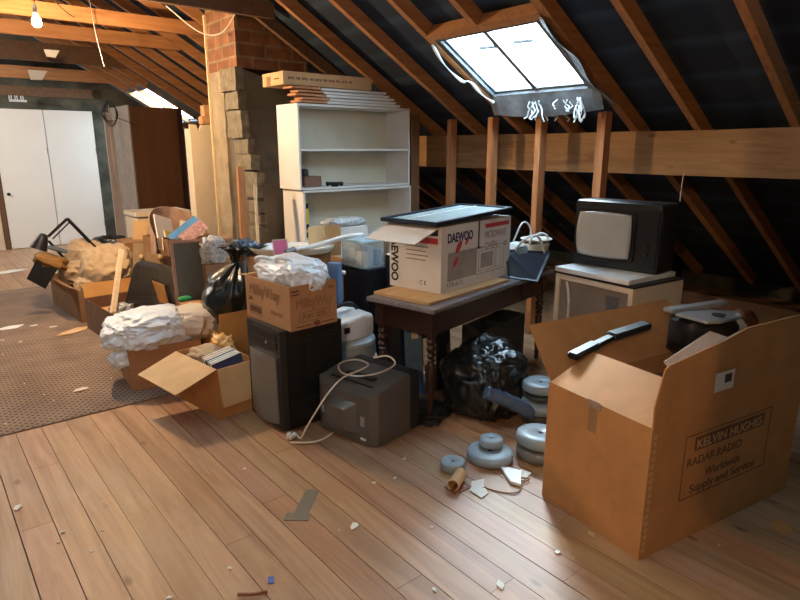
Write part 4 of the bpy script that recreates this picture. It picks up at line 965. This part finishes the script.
# ------------------------------------------------------------------ open book carton
bc = carton('brown carton of books with a wide pale flap folded out at left', (1.411, 3.625, 0), 8, .30, .551, .35, CARD, [('W', 108, .30), ('S', 172, .26)], mi=CARD_LT)
bks = [(.03, INKB, .015, 6), (.055, PAPER, .03, 10), (.095, LIGHTBLUE, .02, 8), (.125, INK, .022, 9), (.16, OFFCARD, .03, 12), (.20, CARD_LT, .02, 7)]
for k, (yy_, m_, th_, ti) in enumerate(bks):
    lab = ['dark navy book nearest the front in the flapped carton', 'white paperback near the front of the flapped carton', 'pale blue book in the flapped carton', 'black book in the flapped carton', 'cream book in the middle of the flapped carton', 'tan book behind the cream one in the flapped carton'][k]
    o = thing('old_book', lab, 'book', (1.44, 3.66 + yy_, .21), 0, 'books in the flapped carton', (R(-ti), R(-8), R(8)))
    obj('cover', box(0, .22, 0, th_, 0, .155), m_, o, bevel=.001); obj('pages', box(.004, .222, .003, th_ - .003, .004, .157), PAPER, o)
solo('beige_rag', blob(.10, .12, .075, .3, 4, 2, 1, sub=4), BEIGE, 'crumpled beige cloth behind the books in the flapped carton', 'cloth', loc=(1.50, 4.02, .24))
solo('orange_wrapper', blob(.06, .07, .07, .35, 5, 6, 1, sub=4), mat('amber_paper', (.62, .33, .08), .35, bump=.4), 'crumpled amber wrapper at the back of the flapped carton', 'wrapper', loc=(1.63, 4.06, .30))
solo('packing_paper', box(.0, .27, 0, .5, 0, .18), CARD_DK, 'brown packing filling the flapped carton below the books', 'packing', loc=(1.42, 3.65, .01), rot=(0, 0, R(8)))

# carton under the white bag
bg = carton('reddish brown carton on the carpet edge under the long white plastic bag', (1.093, 4.471, 0), -6, .52, .504, .325, mat('rust_carton', (.36, .17, .07), .8, var=.12, bump=.05), [('E', 20, .16)])
decal('seam', CARD_DK, bg, 'S', 0, 0.0, .52, .165, .172)
wbg = tag(obj('white_plastic_bag', blob(.27, .25, .13, .17, 2.3, 21, 1.3, sub=6), CARRIER, None, (1.31, 4.69, .30), (0, R(-2), R(-6))), 'long white plastic bag slumped over the reddish carton', 'bag')
wbg2 = solo('cream_plastic_bag', blob(.24, .22, .125, .13, 2.6, 8, 1.0, sub=6), CARRIER2, 'cream plastic bag of cloth lying right of the long white bag', 'bag', loc=(1.62, 4.68, .30), rot=(0, 0, R(-10)))
bm = blob(.06, .05, .035, .4, 4, 3, 1, sub=4)
obj('trailing_corner', bm, CARRIER, wbg, (-.24, -.16, -.05), (R(70), 0, 0))
# mid carton + bag with blue
mc = carton('orange carton with its flap up behind the books, black bag inside', (1.70, 4.28, 0), 2, .48, .50, .38, CARD_OR, [('S', 3, .15)])
blk = thing('black_refuse_sack', 'black sack tied with blue plastic standing left of the chocolate carton', 'bag', (1.94, 4.53, .39))
obj('sack_body', sack(.255, .60, .25, 13, (.12, .0), 3), BINBAG, blk)
bm = blob(.07, .06, .10, .45, 4, 7, 1.2, sub=4); obj('blue_tie', bm, BLUEPOLY, blk, (.13, -.04, .46))
bm = bmesh.new(); tube(bm, [(.10, -.08, .58), (.06, -.15, .46), (.02, -.21, .34)], lambda t: .03 - .015 * t, 8); tube(bm, [(.16, -.06, .58), (.20, -.12, .48), (.22, -.16, .38)], lambda t: .028 - .015 * t, 8); obj('blue_tie', bm, BLUEPOLY, blk, smooth=60)
solo('patterned_paper', blob(.09, .07, .12, .3, 5, 2, 1, sub=4), mat('printed_paper', (.40, .38, .36), .6, var=.6, scale=45, bump=.3), 'grey patterned paper stuffed between the framed board and black sack', 'paper', loc=(2.02, 5.08, .78))
solo('brown_ball', blob(.09, .08, .07, .1, 3, 4, .5, sub=4), CARD_DK, 'dark brown rounded bundle above the patterned paper by the chimney', 'bundle', loc=(2.18, 5.2, .86))
solo('filler_carton', box(1.92, 2.38, 5.0, 5.28, 0, .775), CARD_DK, 'brown box standing behind the black sack near the chimney', 'box')
# framed board
fb = thing('framed_board', 'dark grey-green board in a reddish wooden frame standing behind the white bag', 'board', (1.665, 5.02, 0), 0, rot=(R(-7), 0, R(-8)))
bm = bmesh.new(); bx(bm, 0, .025, 0, .03, 0, 1.0); bx(bm, .36, .385, 0, .03, 0, 1.0); bx(bm, .025, .36, 0, .03, .975, 1.0); bx(bm, .025, .36, 0, .03, 0, .025); obj('frame', bm, REDWOOD, fb, bevel=.002)
obj('panel', box(.025, .36, .008, .02, .025, .975), CHALK, fb)
# magazine carton
mg = carton('big rounded carton full of magazines before the white chest', (1.90, 5.86, .74), 12, .50, .46, .16, CARD_DK, (), name='magazine_carton')
bm = bmesh.new(); n = 20
lo = []; hi = []; lo2 = []; hi2 = []
for i in range(n + 1):
    t_ = i / n; a = PI * t_; x = .25 - .29 * math.cos(a); y = .15 + .33 * math.sin(a); z = .17 + .26 * math.sin(a) ** .8
    lo.append(bm.verts.new((x, y, .0))); hi.append(bm.verts.new((x, y, z))); lo2.append(bm.verts.new((x * .98 + .006, y * .98, .0))); hi2.append(bm.verts.new((x * .98 + .006, y * .98, z)))
for i in range(n):
    bm.faces.new((lo[i], lo[i + 1], hi[i + 1], hi[i])); bm.faces.new((lo2[i], hi2[i], hi2[i + 1], lo2[i + 1])); bm.faces.new((hi[i], hi[i + 1], hi2[i + 1], hi2[i])); bm.faces.new((lo[i], lo2[i], lo2[i + 1], lo[i + 1]))
obj('curved_back', bm, mat('printed_brown_card', (.36, .22, .15), .8, var=.35, scale=10), mg, smooth=60)
solo('support_carton', box(1.98, 2.36, 6.0, 6.28, 0, .735), CARD_DK, 'dark brown box carrying the magazine carton', 'box')
for k, (x, y, w_, h_, m_, rz_, rx_, lab) in enumerate([(1.86, 5.99, .24, .36, OFFCARD, 30, -20, 'cream magazine leaning left in the magazine carton'), (1.92, 5.92, .24, .20, mat('yellow_cover', (.65, .42, .05), .5, var=.6, scale=20), 28, -24, 'yellow patterned magazine at the front of the magazine carton'),
                                        (1.87, 5.90, .13, .13, RED, 30, -14, 'red magazine corner at the left of the magazine carton'), (2.06, 6.06, .26, .28, PAPER, -5, -25, 'white magazine behind the blue one in the carton'),
                                        (2.00, 5.90, .36, .13, BLUEP, 14, -35, 'blue magazine slanting across the magazine carton'), (2.08, 5.86, .30, .12, mat('pink_print', (.55, .30, .26), .6, var=.5, scale=30), 14, -30, 'pink printed magazine at the right of the magazine carton')]):
    o = thing('magazine', lab, 'magazine', (x, y, .80 if k not in (4, 5) else .83), 0, 'magazines in the rounded carton', (R(rx_), R(-28 if k in (4, 5) else 18), R(rz_)))
    obj('cover', box(0, w_, 0, .003, 0, h_), m_, o); obj('pages', box(.002, w_ - .002, .003, .015, .002, h_ - .002), PAPER, o)

# ------------------------------------------------------------------ left row of cartons
sb = carton('dark carton with orange inside and a pale stick, between two other cartons', (1.29, 5.60, 0), 4, .50, .85, .315, mat('dark_brown_card', (.15, .075, .04), .85, var=.15), [('E', -8, .20), ('N', 20, .14)], mi=CARD_OR)  # carton board in a darker brown than its neighbours
obj('inner_packing', box(.02, .48, .02, .83, .02, .20), CARD_OR, sb)
bm = bmesh.new(); bar(bm, (1.31, 5.72, .30), (1.585, 6.28, .785), .05, .03, (0, 1, 0)); solo('pale_stick', bm, PINE_L, 'pale wooden stick poking up out of the dark carton', 'stick', bevel=.006)
solo('plastic_scrunch', blob(.08, .08, .06, .4, 5, 3, 1.2, sub=4), BUBBLE, 'scrunched clear plastic beside the pale stick in the dark carton', 'wrapper', loc=(1.42, 5.85, .225))
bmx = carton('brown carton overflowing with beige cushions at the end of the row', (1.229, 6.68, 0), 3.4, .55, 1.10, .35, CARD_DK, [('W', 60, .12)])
for k, (p, s, rt_, lab) in enumerate([((1.52, 6.98, .30), (.22, .26, .22), (R(20), R(15), 0), 'largest round beige cushion on top of the overflowing carton'), ((1.40, 7.35, .30), (.15, .2, .13), (0, 0, R(30)), 'beige cushion leaning left in the overflowing carton'),
                                 ((1.70, 7.05, .30), (.18, .28, .24), (R(-10), 0, 0), 'beige cushion at the right behind the pale stick'), ((1.40, 6.86, .22), (.15, .16, .13), (0, 0, 0), 'small beige fold at the front rim of the carton'),
                                 ((1.52, 7.55, .30), (.16, .2, .24), (0, 0, R(20)), 'beige cushion at the back of the overflowing carton')]):
    solo('beige_cushion', blob(*s, .11, 2.6, k * 2 + 1, 1.4, sub=5), BEIGE, lab, 'cushion', 'cushions in the overflowing carton', loc=p, rot=rt_)
solo('black_bin_bag', blob(.26, .2, .20, .22, 3, 5, 1.1), BINBAG, 'black bin bag behind the beige cushions near the white doors', 'bag', loc=(1.86, 7.72, .355))
carton('brown carton under the farthest black bin bag', (1.62, 7.45, 0), 4, .55, .55, .35, CARD_DK, (), lid=True)
# desk lamp
dl = thing('desk_lamp', 'black folding desk lamp sticking up from the overflowing carton', 'lamp', (0, 0, 0))
J = [V((1.62, 7.35, .62)), V((1.38, 7.55, .99)), V((1.18, 7.62, .80))]
bm = bmesh.new(); bar(bm, J[0], J[1], .022, .03); obj('lower_arm', bm, BLK, dl)
bm = bmesh.new(); bar(bm, J[1], J[2], .022, .03); bar(bm, J[1] + V((.03, 0, -.03)), J[2] + V((.04, 0, -.03)), .015, .015); obj('upper_arm', bm, BLK, dl)
bm = bmesh.new(); lathe(bm, [(.02, .06), (.04, .05), (.06, .0), (.09, -.12), (.085, -.12), (.05, 0), (0, .03)], tuple(J[2] + V((-.06, 0, -.02))), 20, Matrix.Rotation(R(25), 3, 'Y')); obj('lamp_shade', bm, BLK, dl, smooth=50)
bm = bmesh.new(); bar(bm, J[2] + V((0, 0, -.05)), V((1.36, 7.3, .42)), .02, .02); obj('lamp_stem', bm, BLK2, dl)
solo('brown_cloth', blob(.15, .12, .06, .25, 3, 6, 1, sub=4), mat('ochre_cloth', (.22, .11, .03), .8), 'ochre brown cloth hanging over the left rim of the overflowing carton', 'cloth', loc=(1.12, 7.38, .52), rot=(0, R(18), R(-20)))
bm = bmesh.new(); prism(bm, [(0, 0), (.20, -.05), (.24, .20), (.10, .17), (.03, .22)], 0, .012); rough(bm, .01, 8)
solo('black_flap', bm, BLK, 'ragged black sheet hanging off the left side of the overflowing carton', 'sheet', loc=(.86, 7.2, .44), rot=(R(90), R(25), R(-10)))
solo('blue_box', box(0, .16, 0, .12, 0, .04), mat('slate_plastic', (.12, .17, .22), .4), 'slate blue plastic case lying below the desk lamp head', 'case', loc=(1.16, 7.3, .70), rot=(0, R(25), R(20)), bevel=.006)
# panels behind dark carton
dr = thing('drawer_front', 'tan drawer front with pale knobs leaning behind the dark carton', 'board', (1.66, 6.42, 0), 0, rot=(R(-10), R(4), R(-22)))
obj('panel', box(0, .42, 0, .022, 0, .82), mat('tan_paint', (.30, .20, .11), .6), dr, bevel=.003)
for xx in (.08, .26):
    bm = bmesh.new(); lathe(bm, [(.012, 0), (.024, .015), (.02, .03), (0, .032)], (xx, 0, .68), 14, Matrix.Rotation(R(90), 3, 'X')); obj('knob', bm, PINE_L, dr, smooth=40)
bm = bmesh.new(); v = rsect(0, 0, .46, 0, .60, .09); loft(bm, [[bm.verts.new((q[1], q[0], q[2])) for q in v], [bm.verts.new((q[1], q[0] + .05, q[2])) for q in v]])
solo('black_case', bm, mat('glossy_black', (.02, .015, .014), .25, coat=.5), 'glossy black rounded case leaning behind the dark carton', 'case', loc=(1.44, 6.00, .16), rot=(R(-10), R(16), R(-28)), bevel=.01)
solo('brown_card_sheet', box(0, .16, 0, .008, 0, .22), CARD_LT, 'piece of brown card standing right of the farthest black bin bag', 'card', loc=(2.0, 7.4, .72), rot=(R(-10), R(8), R(-15)))
solo('dark_carton', box(1.86, 2.3, 7.2, 7.6, 0, .715), CARD_DK, 'dark carton standing before the white chest', 'box')
solo('green_toy', blob(.05, .03, .02, .2, 4, 1, .5, sub=3), GREEN, 'small bright green plastic piece behind the white bag', 'plastic piece', loc=(1.72, 5.0, .50))
solo('low_carton', box(1.60, 1.88, 4.90 + .1, 5.28 - .24 + .1, 0, .0001 + .01), CARD_DK, 'flat card lying beneath the framed board', 'card')
for o in [ob for ob in C.objects if ob.name.startswith('low_carton')]: bpy.data.objects.remove(o)
fl = solo('open_flap_box', box(1.66, 1.92, 4.86, 4.98, 0, .495), CARD, 'brown box just behind the cream plastic bag', 'box')

# ------------------------------------------------------------------ torn sheeting at the skylight
bm = bmesh.new(); n = 16; a = []; b = []
for i in range(n + 1):
    t_ = i / n; y = 4.02 - 1.16 * t_
    a.append(bm.verts.new(roofpt(4.30, y, .03) + V((0, 0, 0)))); b.append(bm.verts.new(roofpt(4.42, y, -.03) + V((-.02 * math.sin(9 * t_), 0, -.045 - .03 * math.sin(PI * t_) - .015 * noise.noise(V((y * 6, 0, 0)))))))
for i in range(n): bm.faces.new((a[i], a[i + 1], b[i + 1], b[i]))
so = solo('grey_sheeting', bm, GREYSHEET, 'dusty grey plastic sheeting sagging below the skylight', 'sheeting'); m_ = so.modifiers.new('s', 'SOLIDIFY'); m_.thickness = .004
bm = bmesh.new(); a = []; b = []
for i in range(n + 1):
    t_ = i / n; x = 3.56 + .86 * t_
    a.append(bm.verts.new(roofpt(x, 2.96, .05))); b.append(bm.verts.new(roofpt(x, 2.82 - .03 * t_, -.035) + V((0, .02 * math.sin(11 * t_), -.02 * abs(math.sin(7 * t_))))))
for i in range(n): bm.faces.new((a[i], a[i + 1], b[i + 1], b[i]))
so = solo('grey_sheeting', bm, GREYSHEET, 'dusty sheeting stapled over the rafter right of the skylight', 'sheeting'); m_ = so.modifiers.new('s', 'SOLIDIFY'); m_.thickness = .004
bm = bmesh.new(); tube(bm, [roofpt(3.62, 4.02, -.01), roofpt(3.80, 4.04, -.05), roofpt(3.98, 4.0, -.07), roofpt(4.02, 3.95, -.05), roofpt(4.2, 3.99, -.03), roofpt(4.33, 3.96, -.02)], lambda t: .010 + .006 * math.sin(20 * t), 8); solo('torn_strip', bm, SHEET, 'torn white strip dangling along the left edge of the skylight', 'strip')
def shreds(y, n, L_, seed, x=4.36):
    random.seed(seed); bm = bmesh.new()
    for k in range(n):
        p = roofpt(x + random.uniform(-.03, .02), y + random.uniform(-.07, .07), -.03); q = [p]
        for j in range(5): p = p + V((random.uniform(-.02, .02), random.uniform(-.025, .025), -L_ / 5 * random.uniform(.5, 1.2))); q.append(p)
        tube(bm, q, .006, 5, 2)
    return bm
solo('torn_shreds', shreds(3.02, 9, .19, 3), SHEET, 'largest bunch of torn white shreds at the lower right corner of the skylight', 'strip')
solo('torn_shreds', shreds(3.48, 6, .17, 5), SHEET, 'torn white shreds hanging at the glazing bar foot', 'strip')
solo('torn_shreds', shreds(3.36, 3, .10, 8, 4.5), SHEET, 'small white fluff caught on the stud below the skylight', 'strip')
solo('torn_shreds', shreds(3.20, 5, .10, 11), SHEET, 'short torn shreds along the lower rim of the skylight', 'strip')

# ------------------------------------------------------------------ floor litter
bm = bmesh.new(); bx(bm, 1.27, 1.33, 2.31, 2.55, .001, .004); bx(bm, 1.20, 1.33, 2.29, 2.36, .001, .004)
bm2 = bmesh.new(); bar(bm2, (1.26, 2.33, .003), (1.44, 2.50, .003), .07, .003); bar(bm2, (1.30, 2.30, .003), (1.21, 2.38, .003), .06, .0032)
bm.free(); solo('tape_strip', bm2, TAPE, 'grey L-shaped strip of tape stuck on the bare boards', 'tape')
solo('blue_scrap', rough(box(-.02, .02, -.012, .012, 0, .003), .004, 20, cuts=1), mat('blue_scrap_paper', (.08, .11, .4), .6), 'small blue scrap on the boards at the bottom of the photo', 'scrap', loc=(.945, 2.015, .003), rot=(0, 0, R(60)))
def flake(x, y, s, label, m_=PAPER, rz_=0, el=1.6):
    bm = bmesh.new(); k = random.randint(4, 6)
    pts = [(s * el * math.cos(2 * PI * i / k) * random.uniform(.6, 1.1), s * math.sin(2 * PI * i / k) * random.uniform(.6, 1.1)) for i in range(k)]
    prism(bm, pts, 0, .003)
    for v in bm.verts: v.co.z += random.uniform(0, .004)
    z = .012 if (4.25 < y < 8.9 and x < 1.95) else .003
    return solo('paper_scrap', bm, m_, label, 'scrap', 'paper scraps on the floor' if 'tiny' in label else None, loc=(x, y, z), rot=(0, 0, rz_))
random.seed(5)
flake(1.429, 2.099, .022, 'white paper scrap right of the grey tape strip', rz_=.5)
flake(.209, 3.293, .022, 'white paper scrap on the boards by the left edge of the photo', rz_=1)
flake(2.248, 1.354, .022, 'cream flake beside the foot of the radar carton', CARD_LT, 1)
flake(2.02, 1.374, .014, 'white flake in the foreground left of the radar carton')
flake(1.663, 1.393, .02, 'elongated white flake at the bottom centre of the photo', PAPER, 1.0, 2.0)
flake(.812, 4.743, .045, 'cream card piece lying on the dotted carpet by the rust carton', OFFCARD, .3)
flake(.627, 6.937, .08, 'largest pale scrap on the carpet at the left edge', PAPER, .3)
flake(.825, 6.866, .03, 'small pale scrap on the carpet beside the largest one')
flake(.975, 6.699, .03, 'white crumb of paper on the carpet before the brown carton')
flake(1.107, 6.416, .08, 'long pale torn strip on the carpet between the cartons', CARD_LT, .5, 2.4)
flake(1.043, 10.282, .14, 'large white scrap on the far boards near the doors', PAPER, .2, 2)
flake(3.0, .823, .05, 'yellow-brown card scrap right of the radar carton', CARD_OR, .5)
solo('brown_curl', (lambda bm: (tube(bm, [(.80, 2.02, .008), (.85, 1.975, .012), (.90, 1.96, .008)], .007, 6), bm)[1])(bmesh.new()), RED, 'reddish brown curl on the boards at the bottom edge of the photo', 'scrap')
for k in range(95):
    if k < 60: x, y = random.uniform(.3, 2.9), random.uniform(.9, 3.4)
    elif k < 78: x, y = random.uniform(.2, 1.05), random.uniform(4.4, 6.6)
    else: x, y = random.uniform(.3, 1.6), random.uniform(9, 12)
    if (x > 1.35 and y > 2.5) or (x > 2.1 and .95 < y < 2.9): continue
    flake(x, y, random.uniform(.004, .011) * (2 if y > 6 else 1), 'tiny pale paper crumb scattered on the floor', random.choice([PAPER, PAPER, OFFCARD, CARD_LT]), random.uniform(0, 6))

# ------------------------------------------------------------------ light
wd = bpy.data.worlds.new('World'); sc.world = wd; wd.use_nodes = True
bg_ = wd.node_tree.nodes['Background']; bg_.inputs[0].default_value = (.66, .84, 1.0, 1); bg_.inputs[1].default_value = 38
sl = bpy.data.lights.new('hazy_sun', 'SUN'); sl.energy = 20; sl.angle = R(14); sl.color = (.86, .94, 1.0)
so_ = bpy.data.objects.new('hazy_sun', sl); C.objects.link(so_); so_.rotation_euler = V((-.80, -.92, -1.0)).to_track_quat('-Z', 'Y').to_euler()
def portal(W):
    l = bpy.data.lights.new('portal', 'AREA'); l.shape = 'RECTANGLE'; l.size = (W[1] - W[0]) / NZ - .05; l.size_y = W[3] - W[2] - .05
    try: l.cycles.is_portal = True
    except Exception: pass
    o = bpy.data.objects.new('portal', l); C.objects.link(o)
    o.location = roofpt((W[0] + W[1]) / 2, (W[2] + W[3]) / 2, .12)
    z = V((NX, 0, NZ)); xx = V((NZ, 0, -NX)); yy_ = z.cross(xx)
    o.rotation_euler = Matrix((xx, yy_, z)).transposed().to_euler()
portal(W1); portal(W2)
def bulb(loc, p, col=(1, .66, .34), r=.035):
    l = bpy.data.lights.new('bulb', 'POINT'); l.energy = p; l.color = col; l.shadow_soft_size = r
    o = bpy.data.objects.new('bulb', l); C.objects.link(o); o.location = loc; return o
bulb((1.065, 6.0, 2.66), 340)
bulb((-1.6, -.6, 2.6), 250, (1, .62, .30), .010)
bulb((-.6, 10.6, 2.6), 280, (1, .93, .85))  # unseen stand-in lamp added to brighten the far doors and floor

# ------------------------------------------------------------------ camera
cam = bpy.data.cameras.new('Camera'); co = bpy.data.objects.new('Camera', cam); C.objects.link(co); sc.camera = co
cam.sensor_width = 36; cam.lens = 605 / 800 * 36; cam.clip_start = .05
P_ = math.atan(152 / 605); co.location = (0, 0, 1.75); co.rotation_euler = (R(90) - P_, 0, -R(39.1))
sc.view_settings.view_transform = 'Standard'; sc.view_settings.look = 'None'; sc.view_settings.gamma = 1; sc.view_settings.use_curve_mapping = False
sc.view_settings.exposure = -0.15
sc.cycles.use_denoising = True
sc.cycles.sample_clamp_indirect = 6; sc.cycles.max_bounces = 8; sc.cycles.transparent_max_bounces = 16
